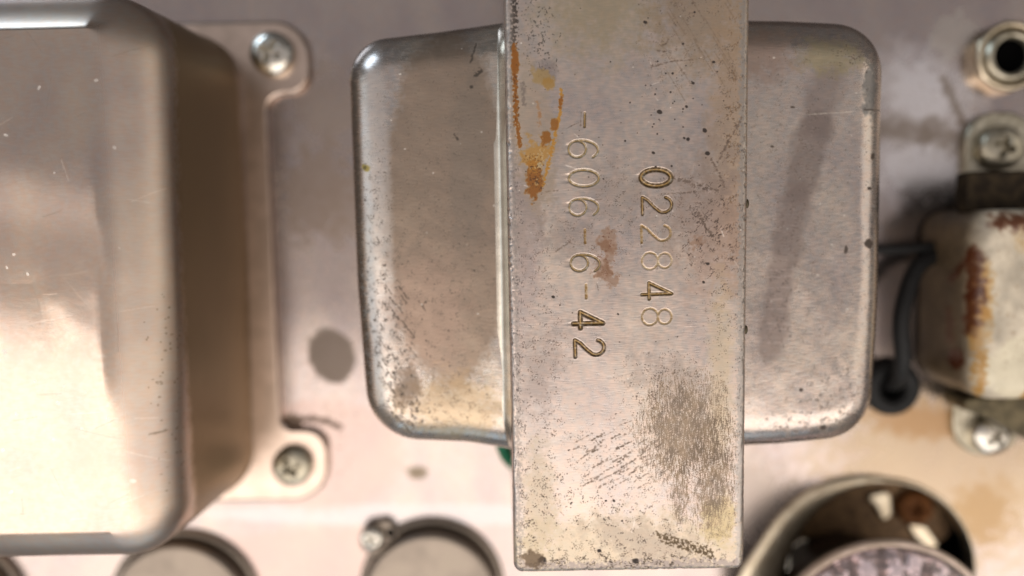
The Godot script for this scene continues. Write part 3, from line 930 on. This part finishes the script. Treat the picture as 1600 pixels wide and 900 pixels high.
	c.blob(Vector2(5.4, -12.6), 0.8, 1.2, 0.4, rust, 0.9, 0.3, 0.0, 0.3, 0.3, 0.6)
	c.blob(Vector2(6.6, -14.4), 0.6, 1.0, 0.3, rust, 0.85, 0.3, 0.0, 0.3, 0.3, 0.6)
	c.blob(Vector2(4.4, -8.6), 0.35, 0.4, 0, Color(0.70, 0.66, 0.58), 0.7, 0.3, 0.2, 0.0, 0.5, 0.4)
	c.blob(Vector2(3.9, -5.9), 0.3, 0.35, 0, Color(0.70, 0.60, 0.45), 0.6, 0.3, 0.2, 0.0, 0.5, 0.4)
	c.specks(Vector2(3.7, -7.4), 1.9, 4.0, 0.45, Color(0.25, 0.14, 0.04), 0.75, 1.2, 1.4, 0.0, 0.4, 0.0, 0.2)
	c.specks(Vector2(4.2, -9.5), 2.0, 3.4, 0.34, Color(0.72, 0.62, 0.46), 0.7, 1.6, 1.6, 0.4, 0.35, 0.1, 0.0)
	c.specks(Vector2(0.95, -19), 0.7, 8, 0.4, Color(0.28, 0.15, 0.04), 0.7, 1.0, 1.8, 0.0, 0.4, 0.0, 0.1)
	c.blob(Vector2(4.9, -21.6), 1.5, 1.0, 0.5, Color(0.60, 0.49, 0.30), 0.7, 0.35, 0.2, 0.1, 0.4, 0.7)
	c.blob(Vector2(5.9, -20.4), 0.8, 0.9, 0.2, Color(0.58, 0.44, 0.22), 0.8, 0.3, 0.1, 0.2, 0.3, 0.5)
	c.stroke([Vector2(4.2, -17.8), Vector2(4.5, -16), Vector2(4.4, -14.6)], 0.4, Color(0.58, 0.42, 0.28), 0.6, 0.4, 0.2, 0.1, 0.3, 0.8)
	# red-brown corrosion by the sixth digit
	for q in [[14.6, 2.8, 1.2, 1.5, 0.55], [14.7, 5.0, 0.8, 1.0, 0.5], [13.2, 6.8, 0.9, 1.1, 0.6], [14.4, 8.2, 1.4, 1.1, 0.6], [15.0, 7.6, 0.6, 0.6, 0.8], [14.1, 3.4, 0.6, 0.7, 0.8], [27.5, 3.5, 1.1, 0.9, 0.5]]:
		c.blob(Vector2(q[0], q[1]), q[2], q[3], 0.2, Color(0.48, 0.345, 0.25), q[4] * 0.9, 0.6, 0.2, 0.05, 0.7, 1.5)
	c.specks(Vector2(14.2, 5.5), 3, 5, 0.2, Color(0.40, 0.24, 0.16), 0.6)

func rubbed(c: Canvas, at: Vector2, reach: Vector2, amount: float) -> void:
	var box := c.span(at - reach * 1.4, at + reach * 1.4, 1.0)
	for j in range(box[2], box[3]):
		for i in range(box[0], box[1]):
			var p := Vector2(c.x0 + i * c.s, c.z0 + j * c.s)
			var q := (p - at) / reach
			var d := sqrt(q.x * q.x + q.y * q.y) + 0.22 * n_mid.get_noise_2d(p.x * 0.5, p.y * 0.25)
			if d > 1.25:
				continue
			var n := 0.6 * n_fine.get_noise_2d(p.x * 2.5, p.y * 0.30) + 0.6 * n_fine.get_noise_2d(p.x * 3.0, p.y * 2.0 + 30.0) + 0.25 * n_edge.get_noise_2d(p.x, p.y * 0.3)
			var f := clampf((n + amount + 0.30 - 0.95 * smoothstep(0.45, 1.2, d)) * 1.9, 0, 1) * 0.78
			if f > 0.01:
				c.put(j * c.w + i, Color(0.41, 0.355, 0.30).lerp(Color(0.50, 0.43, 0.35), clampf(0.5 + n_mid.get_noise_2d(p.x * 0.6, p.y * 0.4), 0, 1)), f, 0.5, 0.6, -0.12)

func strap_mesh(c: Canvas) -> ArrayMesh:
	var xs := PackedFloat32Array()
	var zs := PackedFloat32Array()
	var x := -0.5
	while x < 35.7:
		xs.append(x)
		var near_edge := minf(x + 0.5, 35.7 - x)
		x += 0.11 if (x > 8.2 and x < 14.4) or (x > 19.0 and x < 24.8) else (0.12 if near_edge < 1.6 else 0.7)
	xs.append(35.7)
	var z := -60.0
	while z < 54.8:
		zs.append(z)
		z += 0.11 if z > -17.5 and z < 21.5 else (0.12 if 54.8 - z < 1.7 else 0.7)
	zs.append(54.8)
	var v := PackedVector3Array()
	var half := Vector2(18.1, 57.4)
	var mid := Vector2(17.6, -2.6)
	var rc := 1.5
	for zz in zs:
		for xx in xs:
			var q := Vector2(xx, zz) - mid
			# corners: pull points on to the rounded outline
			var k := Vector2(absf(q.x) - (half.x - rc), absf(q.y) - (half.y - rc))
			if k.x > 0 and k.y > 0 and k.length() > rc:
				var kk := k.normalized() * rc
				q = Vector2(signf(q.x) * (half.x - rc + kk.x), signf(q.y) * (half.y - rc + kk.y))
				k = kk
			var inside: float = rc - maxf(k.x, k.y) if not (k.x > 0 and k.y > 0) else rc - k.length()
			var p := q + mid
			var y := STRAP_Y
			var round_ := 1.0 + 0.12 * n_mid.get_noise_2d(p.x * 0.4, p.y * 0.3)
			if inside < round_:
				var f: float = 1.0 - maxf(inside, 0.0) / round_
				y -= 1.0 * (1.0 - sqrt(maxf(0.0, 1.0 - f * f)))
			if inside < 1.0:
				y -= 0.5 * maxf(0.0, n_edge.get_noise_2d(p.x * 0.7, p.y * 0.7) - 0.25) * (1.0 - inside)
			y += 0.05 * n_big.get_noise_2d(p.x * 2.0, p.y * 1.2) * smoothstep(0.0, 2.0, inside)
			if p.y > -18 and p.y < 22:
				var fx := (p.x - c.x0) / c.s
				var fz := (p.y - c.z0) / c.s
				var i := clampi(int(fx), 0, c.w - 2)
				var j := clampi(int(fz), 0, c.h - 2)
				var o := j * c.w + i
				var a := lerpf(stamp[o], stamp[o + 1], fx - i)
				var b := lerpf(stamp[o + c.w], stamp[o + c.w + 1], fx - i)
				y -= lerpf(a, b, fz - j)
			v.append(Vector3(p.x, y, p.y))
	var n := xs.size()
	var idx := PackedInt32Array()
	for j in zs.size() - 1:
		for i in n - 1:
			var a := j * n + i
			idx.append_array([a, a + 1, a + n, a + 1, a + n + 1, a + n])
	return skin(v, idx, func(p): return c.uv(p.x, p.z), Vector3.UP)

func paint_left_bell(c: Canvas) -> void:
	var rng := RandomNumberGenerator.new()
	rng.seed = 31
	# duller middle with a soft edge, paler outer border
	c.blob(Vector2(-10, -2), 10.0, 29, 0.0, Color(0.55, 0.475, 0.41), 0.75, 0.36, 0.85, 0, 0.14, 0.10)
	c.blob(Vector2(-21.5, 0), 2.4, 34, 0.0, Color(0.76, 0.73, 0.71), 0.5, 0.34, 0.85, 0, 0.4, 0.2)
	c.blob(Vector2(-6.5, -10), 3.0, 14, 0.05, Color(0.50, 0.46, 0.42), 0.45, 0.4, 0.8, 0, 0.5, 0.5)
	c.blob(Vector2(-14, 14), 6, 9, 0.0, Color(0.66, 0.56, 0.50), 0.5, 0.4, 0.8, 0, 0.8, 0.6)
	c.blob(Vector2(-10, 30), 9, 5, 0.0, Color(0.68, 0.58, 0.44), 0.55, 0.4, 0.8, 0, 0.8, 0.6)
	c.blob(Vector2(-17.5, 26.5), 2.2, 3.0, 0.3, Color(0.45, 0.38, 0.32), 0.6, 0.5, 0.6, 0, 0.7, 0.7)
	var grime := Color(0.22, 0.19, 0.16)
	c.specks(Vector2(-21.5, 14), 3.2, 18, 0.130, grime, 0.75, 1.6, 0.8, 0.6)
	c.specks(Vector2(-19.5, 22), 4.0, 14, 0.205, grime, 0.8, 2.6, 0.7, 0.75)
	c.specks(Vector2(-17, 32), 5, 4.5, 0.220, grime, 0.8, 2.4, 0.7, 0.8)
	c.specks(Vector2(-21.5, -4), 3, 12, 0.085, grime, 0.8)
	c.specks(Vector2(-19, -30), 5, 4, 0.175, grime, 0.75, 1.5, 1.0)
	c.specks(Vector2(-24.2, 16), 1.4, 20, 0.235, Color(0.32, 0.32, 0.32), 0.7, 0.8, 1.6)
	c.specks(Vector2(-12, 2), 13, 34, -0.005, Color(0.30, 0.26, 0.22), 0.7)
	c.specks(Vector2(-10, 30), 10, 6, 0.085, Color(0.34, 0.26, 0.18), 0.6)
	for q in [[-5.0, -28.3, -5.9, -25.5, 0.35], [-4.3, -24.0, -5.2, -23.4, 0.5], [-8.2, -13.4, -8.9, -14.3, 0.25]]:
		c.stroke([Vector2(q[0], q[1]), Vector2(q[2], q[3])], q[4], grime, 0.85, 0.6, 0.3, -0.2, 0.15, 0.5)
	c.blob(Vector2(-5.9, -21.6), 0.28, 0.25, 0, grime, 0.9, 0.6, 0.2, -0.2, 0.3, 0.3)
	# fleck of yellow wax on the left border
	c.blob(Vector2(-23.2, -9.3), 0.8, 0.6, 0.6, Color(0.55, 0.48, 0.20), 0.9, 0.4, 0.0, 0.4, 0.4, 0.6)
	c.blob(Vector2(-23.4, -9.3), 0.3, 0.35, 0.6, Color(0.30, 0.26, 0.10), 0.8, 0.4, 0.0, 0.0, 0.4, 0.6)
	for k in 26:
		var p := Vector2(rng.randf_range(-23, -15), rng.randf_range(8, 33))
		var l := rng.randf_range(0.6, 2.4)
		c.stroke([p, p + Vector2(l * 0.6, l * 0.9)], rng.randf_range(0.08, 0.2), grime, 0.6, 0.6, 0.4, -0.15, 0.12, 0.8)
	for k in 50:
		var p := Vector2(rng.randf_range(-23, 0), rng.randf_range(-30, 35))
		c.blob(p, rng.randf_range(0.07, 0.2), rng.randf_range(0.06, 0.15), 0, grime if rng.randf() < 0.7 else Color(0.9, 0.88, 0.84), 0.7, 0.6, 0.3, -0.1, 0.5, 0.4)

func paint_right_bell(c: Canvas) -> void:
	var rng := RandomNumberGenerator.new()
	rng.seed = 41
	var grime := Color(0.24, 0.20, 0.17)
	# slanting dark tape mark, in pieces with a gap between
	var mark := Color(0.47, 0.42, 0.40)
	c.stroke([Vector2(50.3, -21.5), Vector2(48.9, -15.0)], 5.2, mark, 0.5, 0.42, 0.75, 0, 2.0, 0.1)
	c.stroke([Vector2(48.7, -14.5), Vector2(46.4, -5.4)], 5.4, mark, 0.56, 0.40, 0.8, 0, 1.3, 0.12)
	c.stroke([Vector2(45.9, -3.2), Vector2(44.2, 6.0)], 4.8, mark, 0.58, 0.40, 0.8, 0, 1.3, 0.12)
	c.stroke([Vector2(43.6, 8.2), Vector2(42.0, 21.0)], 4.4, mark, 0.58, 0.40, 0.8, 0, 1.3, 0.12)
	for q in [[47.6, -10.0, 2.6, 7.5], [45.0, 2.0, 2.4, 7.0], [42.9, 14.0, 2.3, 8.0]]:
		c.specks(Vector2(q[0], q[1]), q[2], q[3], 0.42, Color(0.40, 0.35, 0.335), 0.5, 3.2, 0.8, 0.1, 0.5, 0.6, 0.0)
		c.specks(Vector2(q[0], q[1]), q[2], q[3], 0.30, Color(0.70, 0.64, 0.61), 0.6, 2.6, 0.6, 0.0, 0.3, 0.85, 0.1)
	c.specks(Vector2(43.4, 9), 3.5, 14, 0.145, Color(0.36, 0.31, 0.30), 0.5, 3.0, 0.7)
	c.blob(Vector2(43.2, 7.0), 1.5, 0.9, 0.2, Color(0.74, 0.68, 0.64), 0.4, 0.35, 0.9, 0.1, 0.8, 0.6)
	for k in 9:
		var z := 7.5 + k * 1.7 + rng.randf()
		c.stroke([Vector2(41.5, z), Vector2(45.3, z + rng.randf_range(-0.3, 0.3))], 0.15, Color(0.70, 0.64, 0.62), 0.6, 0.4, 0.8, 0.1, 0.1, 0.7)
	# upper corner: greenish tan and soot
	c.blob(Vector2(50.5, -25.5), 5.0, 2.6, 0.1, Color(0.60, 0.55, 0.38), 0.5, 0.45, 0.7, 0, 0.8, 0.6)
	c.specks(Vector2(55.0, -26.5), 5.0, 4.0, 0.250, grime, 0.8, 1.5, 1.0)
	c.specks(Vector2(57.8, -20.0), 2.0, 7.0, 0.250, grime, 0.75, 0.8, 1.6)
	c.blob(Vector2(57.4, -19.5), 1.1, 4.0, 0.0, Color(0.42, 0.42, 0.42), 0.7, 0.45, 0.8, 0, 0.5, 0.8)
	c.blob(Vector2(39.5, -26), 5, 4, 0.0, Color(0.58, 0.49, 0.44), 0.6, 0.45, 0.7, 0, 0.9, 0.6)
	# lower right corner scuffs
	c.specks(Vector2(53.5, 29.5), 7.5, 7.5, 0.205, Color(0.30, 0.26, 0.23), 0.65, 2.4, 0.8, -0.5)
	c.specks(Vector2(48, 34.0), 8, 3.5, 0.190, Color(0.30, 0.26, 0.23), 0.6, 2.0, 0.8, -0.3)
	c.specks(Vector2(47, 2), 14, 36, -0.020, grime, 0.6)
	c.specks(Vector2(58.6, 10), 1.2, 26, 0.190, Color(0.34, 0.34, 0.34), 0.6, 0.8, 2.0)
	for q in [[53.9, 5.0, 0.3, 0.75], [57.8, 4.2, 0.9, 0.7], [58.3, -9.8, 0.5, 0.6], [51.0, 34.6, 0.5, 0.5], [47.0, 28.0, 0.4, 0.35], [57.8, -4.6, 0.4, 0.25], [41.8, -11.5, 0.3, 0.2], [44.9, -17.6, 0.45, 0.22]]:
		c.blob(Vector2(q[0], q[1]), q[2], q[3], 0.1, grime, 0.9, 0.65, 0.2, -0.2, 0.3, 0.5)
	c.stroke([Vector2(47.5, -16.4), Vector2(54.5, -16.7)], 0.12, Color(0.9, 0.86, 0.8), 0.6, 0.4, 0.8, -0.1, 0.1, 0.5)
	c.stroke([Vector2(56.3, -17.0), Vector2(60.0, -17.1)], 0.18, grime, 0.7, 0.6, 0.4, -0.1, 0.1, 0.3)
	for k in 45:
		var p := Vector2(rng.randf_range(36, 59), rng.randf_range(-29, 36))
		c.blob(p, rng.randf_range(0.06, 0.17), rng.randf_range(0.05, 0.13), 0, grime if rng.randf() < 0.7 else Color(0.9, 0.88, 0.84), 0.65, 0.6, 0.3, -0.1, 0.5, 0.4)

# ---------------------------------------------------------------- small choke at the right edge
func build_choke() -> void:
	var t := thing("choke", "small paper-wrapped choke with amber varnish drips at right edge", "choke", Vector3.ZERO)
	# coil: wrapped paper, texture laid on from above and from the side by an unfolded x
	var c := canvas(60, -4, 122, 40, 0.2)
	for j in c.h:
		for i in c.w:
			var x := c.x0 + i * c.s
			var z := c.z0 + j * c.s
			var k := j * c.w + i
			var m := n_mid.get_noise_2d(x * 0.5, z * 0.5)
			var slow := n_big.get_noise_2d(x * 2.0, z * 2.0)
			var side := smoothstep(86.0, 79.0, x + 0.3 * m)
			var col := Color(0.76, 0.71, 0.63).lerp(Color(0.36, 0.30, 0.225), side)  # left face darkened: its shading is painted into the paper colour
			var v := 1.0 + 0.06 * m + 0.15 * slow
			c.r[k] = col.r * v
			c.g[k] = col.g * v
			c.b[k] = col.b * v
			c.rough[k] = 0.5
			c.metal[k] = 0.0
			c.height[k] = 0.5 + 0.3 * m
	c.blob(Vector2(98, 27.5), 13.5, 7.5, 0.0, Color(0.86, 0.82, 0.71), 0.7, 0.35, 0.0, 0.2, 0.08, 0.1)
	var amber := Color(0.66, 0.47, 0.20)
	var burnt := Color(0.28, 0.13, 0.06)
	c.stroke([Vector2(83.6, 10), Vector2(83.8, 17), Vector2(83.4, 22.5)], 2.4, amber, 0.7, 0.25, 0.0, 0.2, 1.6, 0.4)
	c.stroke([Vector2(82.2, 7), Vector2(82.6, 14), Vector2(82.2, 20)], 2.6, burnt, 0.85, 0.25, 0.0, 0.3, 1.3, 0.35)
	c.stroke([Vector2(82.0, 7), Vector2(79.0, 10), Vector2(76.5, 12)], 1.3, burnt, 0.8, 0.25, 0.0, 0.2, 1.1, 0.5)
	c.stroke([Vector2(76.5, 18), Vector2(77.0, 23)], 2.2, Color(0.30, 0.17, 0.08), 0.8, 0.3, 0.0, 0.2, 0.6, 0.4)
	c.blob(Vector2(79.0, 26.5), 2.2, 2.0, 0.0, burnt, 0.9, 0.25, 0.0, 0.2, 0.3, 0.5)
	c.stroke([Vector2(86, 1.2), Vector2(95, 1.6)], 2.4, burnt, 0.85, 0.25, 0.0, 0.3, 1.4, 0.4)
	c.blob(Vector2(94, 4.6), 3.8, 2.4, 0.2, amber, 0.7, 0.25, 0.0, 0.2, 1.1, 0.5)
	c.stroke([Vector2(83.9, 24.5), Vector2(84.1, 33)], 1.5, amber, 0.8, 0.25, 0.0, 0.2, 0.5, 0.6)
	c.blob(Vector2(94.0, 32.2), 2.0, 1.4, 0.0, amber, 0.8, 0.25, 0.0, 0.2, 0.4, 0.4)
	c.specks(Vector2(95, 15), 14, 18, 0.08, Color(0.55, 0.44, 0.32), 0.5, 2.5, 2.5)
	# lid shape, wall unfolded to the left of its top edge
	var top := 19.0
	var outline := even(rounded([Vector3(82.2, -0.9, 4.5), Vector3(122, -0.9, 4), Vector3(122, 33.8, 4), Vector3(82.4, 33.8, 5.5)], 8), 1.5)
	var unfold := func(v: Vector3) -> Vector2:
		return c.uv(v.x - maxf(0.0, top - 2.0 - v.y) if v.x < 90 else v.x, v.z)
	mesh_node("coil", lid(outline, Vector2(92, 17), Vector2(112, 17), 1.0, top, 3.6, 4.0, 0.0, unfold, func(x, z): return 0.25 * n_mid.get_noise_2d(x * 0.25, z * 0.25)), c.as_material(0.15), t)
	mesh_node("core", plate(even(rounded([Vector3(84.3, -8.0, 0.9), Vector3(122, -8.0, 0.9), Vector3(122, -0.4, 0.9), Vector3(84.3, -0.4, 0.9)], 4), 4.0), 8.6, 12.0, 0.4), M.laminations, t)
	mesh_node("core", plate(even(rounded([Vector3(86.4, 34.9, 0.9), Vector3(122, 34.9, 1.2), Vector3(122, 50.5, 1.2), Vector3(103, 45.4, 2.0), Vector3(91.4, 39.0, 1.6), Vector3(86.6, 37.4, 0.9)], 5), 3.0), 3.0, 10.5, 0.4), M.olive_metal, t)
	# mounting ears with their screws
	mesh_node("ear", plate(even(rounded([Vector3(90.0, -20.2, 6.0), Vector3(104, -20.2, 6.0), Vector3(104, -7.0, 1.0), Vector3(90.0, -7.0, 1.0)], 12), 1.5), 0.0, 1.6, 0.5), M.dull_nickel, t)
	mesh_node("ear", plate(even(rounded([Vector3(89.6, 34.5, 1.0), Vector3(104, 34.5, 1.0), Vector3(104, 49.2, 6.8), Vector3(89.6, 49.2, 6.8)], 12), 1.5), 0.0, 1.6, 0.5), M.dull_nickel, t)
	mesh_node("screw", screw_head(4.4, 2.6, 0.3), M.dull_nickel, t).position = Vector3(96.4, 1.6, -13.0) * MM
	mesh_node("screw", screw_head(3.9, 2.8, 0.8), M.nickel, t).position = Vector3(96.6, 1.6, 44.6) * MM

# ---------------------------------------------------------------- jack at the upper right
func build_jack() -> void:
	var t := thing("panel_jack", "round panel jack with hex nut and dark bore at upper right", "jack", Vector3(97.6, 0, -30.6))
	var hexa := PackedVector2Array()
	for k in 6:
		hexa.append(Vector2.from_angle(TAU * k / 6 + 0.45) * 7.1)
	# six-sided nut with turned chamfer
	var rings := []
	for level in [[1.0, 0.0], [1.0, 2.1], [0.965, 2.55], [0.90, 2.9]]:
		var ring := PackedVector3Array()
		for k in 72:
			var a := TAU * k / 72
			var p := ray(hexa, Vector2.ZERO, a + 0.001)
			var l := minf(p.length() * (1.0 if level[0] == 1.0 else 1.1), 6.95 * level[0]) if level[0] < 1.0 else minf(p.length(), 7.0)
			ring.append(Vector3(cos(a) * l, level[1], sin(a) * l))
		rings.append(ring)
	for q in [[5.9, 2.95], [5.5, 2.6], [5.5, 1.0]]:
		var ring := PackedVector3Array()
		for k in 72:
			var a := TAU * k / 72
			ring.append(Vector3(cos(a) * q[0], q[1], sin(a) * q[0]))
		rings.append(ring)
	mesh_node("nut", loft(rings, true, no_uv, Vector3.UP), M.brass, t)
	mesh_node("bushing", lathe([Vector2(5.4, 0.8), Vector2(5.3, 2.2), Vector2(5.0, 2.7), Vector2(4.5, 3.3), Vector2(4.0, 3.5), Vector2(3.5, 3.2), Vector2(3.25, 2.4), Vector2(3.2, 0.6)], 56), M.dull_nickel, t)
	mesh_node("bore", lathe([Vector2(3.21, 2.3), Vector2(3.15, 0.7), Vector2(0.01, 0.6)], 40), M.black, t)

# ---------------------------------------------------------------- wires and grommet
func build_wires() -> void:
	var g := thing("rubber_grommet", "black rubber grommet beside the lower right of the end bell", "grommet", Vector3(76.8, 0, 34.6))
	var profile := []
	for k in 17:
		var a := TAU * k / 16
		profile.append(Vector2(4.1 + cos(a) * 1.7, 1.5 + sin(a) * 1.5))
	mesh_node("ring", lathe(profile, 40), M.rubber, g)
	mesh_node("hole", lathe([Vector2(2.6, 1.0), Vector2(0.01, 0.9)], 24), M.black, g)
	var w1 := mesh_node("black_cable", tube([Vector3(76.6, -6, 34.4), Vector3(76.4, 3.5, 33.2), Vector3(75.2, 8.5, 28.0), Vector3(74.4, 9.0, 20.0), Vector3(76.6, 7.5, 13.0), Vector3(79.8, 6.0, 9.0), Vector3(86, 4.0, 6.5)], 1.55), M.rubber, self)
	w1.set_meta("label", "black cable curving from the grommet up to the choke")
	w1.set_meta("category", "cable")
	var w2 := mesh_node("black_wire", tube([Vector3(57, 7, 5.6), Vector3(66, 6.5, 6.2), Vector3(74, 5.6, 6.4), Vector3(80, 5.0, 6.2), Vector3(87, 4.4, 5.6)], 1.0), M.rubber, self)
	w2.set_meta("label", "thin black wire running straight from end bell to choke")
	w2.set_meta("category", "wire")
	var w3 := mesh_node("green_wire", tube([Vector3(-4.6, 14, 33.0), Vector3(-2.9, 11, 40.5), Vector3(-1.6, 6.5, 46.0), Vector3(0.8, 0.5, 50.5)], 1.3), M.green, self)
	w3.set_meta("label", "green wire peeping out below the left end bell")
	w3.set_meta("category", "wire")

# ---------------------------------------------------------------- cans along the lower edge
func low_can(at: Vector3, radius: float, height: float, label: String) -> Node3D:
	var t := thing("can_capacitor", label, "capacitor", at, "can capacitors along the lower edge")
	mesh_node("base_ring", lathe([Vector2(radius, 0.0), Vector2(radius, 0.7), Vector2(radius - 0.5, 1.2), Vector2(radius - 1.3, 1.2), Vector2(radius - 1.6, 0.6)], 72), M.can_metal, t)
	mesh_node("can", lathe([Vector2(radius - 1.7, 0.3), Vector2(radius - 1.7, height - 0.9), Vector2(radius - 2.0, height - 0.3), Vector2(radius - 2.6, height), Vector2(radius - 4.2, height - 0.1), Vector2(radius * 0.5, height - 0.25), Vector2(0.01, height - 0.3)], 72), M.can_metal, t)
	return t

func build_cans() -> void:
	var a := low_can(Vector3(-69.6, 0, 78.2), 15.9, 4.2, "grey brown can in the shadow below the large cover")
	var b := a.duplicate()
	b.name = "can_capacitor_001"
	b.position = Vector3(-118.5, 0, 78.5) * MM
	b.set_meta("label", "can at the lower left corner of the photo, only a sliver showing")
	add_child(b, true)
	var c := low_can(Vector3(-17.8, 0, 75.9), 15.2, 5.0, "grey can with a small screwed lug, left of the strap's lower end")
	# mounting lug at its upper left, held by a small bright screw, with an empty hole beside it
	var lug := rounded([Vector3(-13.6, -14.6, 2.2), Vector3(-8.6, -15.6, 2.0), Vector3(-5.0, -11.0, 1.0), Vector3(-10.5, -6.5, 1.0), Vector3(-15.0, -9.5, 2.2)], 8)
	mesh_node("lug", plate(even(lug, 1.0), 0.0, 1.5, 0.4), M.can_metal, c)
	mesh_node("screw", screw_head(2.5, 2.2, 0.4), M.nickel, c).position = Vector3(-11.9, 1.5, -12.0) * MM
	mesh_node("hole", lathe([Vector2(1.0, 1.53), Vector2(0.01, 1.54)], 20), M.black, c).position = Vector3(-8.2, 0, -12.6) * MM

# ---------------------------------------------------------------- valve and its sunken socket
func build_tube_and_socket() -> void:
	var s := thing("tube_socket", "dark sunken valve socket inside a pale raised ring", "socket", Vector3(0, 0, 0))
	var rings := [PackedVector3Array(), PackedVector3Array(), PackedVector3Array(), PackedVector3Array(), PackedVector3Array(), PackedVector3Array()]
	for k in 200:
		var ang := TAU * k / 200
		var p := ray(socket_hole, socket_middle, ang)
		var q := ray(socket_ring, socket_middle, ang)
		if q.distance_to(socket_middle) < p.distance_to(socket_middle) + 0.5:
			q = p + (p - socket_middle).normalized() * 0.5
		var p2 := p - (p - socket_middle).normalized() * 0.3
		rings[0].append(Vector3(q.x, 0.02, q.y))
		rings[1].append(Vector3(q.x, 0.5, q.y))
		rings[2].append(Vector3(lerpf(q.x, p2.x, 0.2), 1.1, lerpf(q.y, p2.y, 0.2)))
		rings[3].append(Vector3(lerpf(q.x, p2.x, 0.75), 1.2, lerpf(q.y, p2.y, 0.75)))
		rings[4].append(Vector3(p2.x, 0.6, p2.y))
		rings[5].append(Vector3(p2.x, -2.4, p2.y))
	mesh_node("retaining_ring", loft(rings, true, no_uv, Vector3.UP), M.brass, s)
	mesh_node("wafer", lathe([Vector2(16.5, -16), Vector2(16.5, -9.6), Vector2(15.8, -9.0), Vector2(0.01, -9.0)], 48, Vector3(69.5, 0, 82.5)), M.bakelite, s)
	# mounting strap under the plate with its rusty screw and two bright contact tabs
	mesh_node("bracket", plate(even(rounded([Vector3(55, 62, 3), Vector3(80, 52, 3), Vector3(95, 60, 5), Vector3(95, 72, 5), Vector3(82, 70, 6), Vector3(60, 74, 4)], 6), 2.0), -6.6, -5.8, 0.3), M.socket_bracket, s)
	mesh_node("rusty_screw", screw_head(3.9, 2.4, 0.2), M.rust, s).position = Vector3(85.8, -5.8, 62.6) * MM
	mesh_node("contact_tab", plate(even(rounded([Vector3(75.0, 59.6, 1), Vector3(80.4, 58.8, 1.2), Vector3(80.9, 64.2, 1.4), Vector3(79.0, 65.4, 0.8), Vector3(77.6, 62.2, 1)], 5), 1.0), -5.4, -4.7, 0.3), M.brass, s)
	mesh_node("contact_tab", plate(even(rounded([Vector3(84.0, 65.6, 1), Vector3(88.4, 66.8, 1.4), Vector3(91.6, 71.4, 1), Vector3(89.0, 71.8, 0.8), Vector3(85.6, 68.4, 1)], 5), 1.0), -5.4, -4.7, 0.3), M.brass, s)
	mesh_node("contact_tab", plate(even(rounded([Vector3(57.6, 69.6, 0.8), Vector3(61.4, 67.0, 0.8), Vector3(62.2, 74.6, 0.8), Vector3(57.0, 77.8, 0.8)], 5), 1.0), -2.4, -1.6, 0.3), M.nickel, s)
	var v := thing("valve", "round topped glass valve with silvered top and pale rim at lower right", "valve", Vector3(69.5, 0, 82.5))
	mesh_node("base", lathe([Vector2(14.5, -9.0), Vector2(14.5, 3.0), Vector2(15.5, 6.0), Vector2(18.5, 9.5), Vector2(21.3, 13.0), Vector2(22.2, 15.4)], 72), M.bakelite, v)
	mesh_node("rim", lathe([Vector2(22.0, 14.8), Vector2(22.3, 15.6), Vector2(22.1, 16.3), Vector2(21.6, 16.6), Vector2(21.1, 16.3), Vector2(20.9, 15.4)], 72), M.cream_rim, v)
	var getter := StandardMaterial3D.new()
	getter.albedo_color = Color(0.95, 0.9, 0.9)
	getter.metallic = 0.9
	getter.roughness = 0.22
	var f := FastNoiseLite.new()
	f.seed = 9
	f.frequency = 0.03
	f.fractal_octaves = 3
	var tx := NoiseTexture2D.new()
	tx.width = 256
	tx.height = 256
	tx.seamless = true
	tx.noise = f
	var ramp := Gradient.new()
	ramp.offsets = PackedFloat32Array([0.32, 0.5, 0.62])
	ramp.colors = PackedColorArray([Color(0.42, 0.34, 0.32), Color(0.68, 0.61, 0.61), Color(0.93, 0.90, 0.92)])
	tx.color_ramp = ramp
	getter.albedo_texture = tx
	getter.uv1_triplanar = true
	getter.uv1_scale = Vector3.ONE * 32.0
	getter.heightmap_enabled = true
	getter.heightmap_texture = tx
	getter.heightmap_scale = 0.12
	var dome := []
	var glass_dome := []
	for k in 15:
		var a := deg_to_rad(90.0 * k / 14)
		dome.append(Vector2(maxf(0.01, cos(a) * 20.7), 14.8 + sin(a) * 3.4))
		glass_dome.append(Vector2(maxf(0.01, cos(a) * 21.2), 15.6 + sin(a) * 4.0))
	mesh_node("getter", lathe(dome, 72), getter, v)
	var glass := StandardMaterial3D.new()
	glass.transparency = BaseMaterial3D.TRANSPARENCY_ALPHA
	glass.albedo_color = Color(1, 1, 1, 0.06)
	glass.roughness = 0.03
	mesh_node("glass", lathe(glass_dome, 72), glass, v)
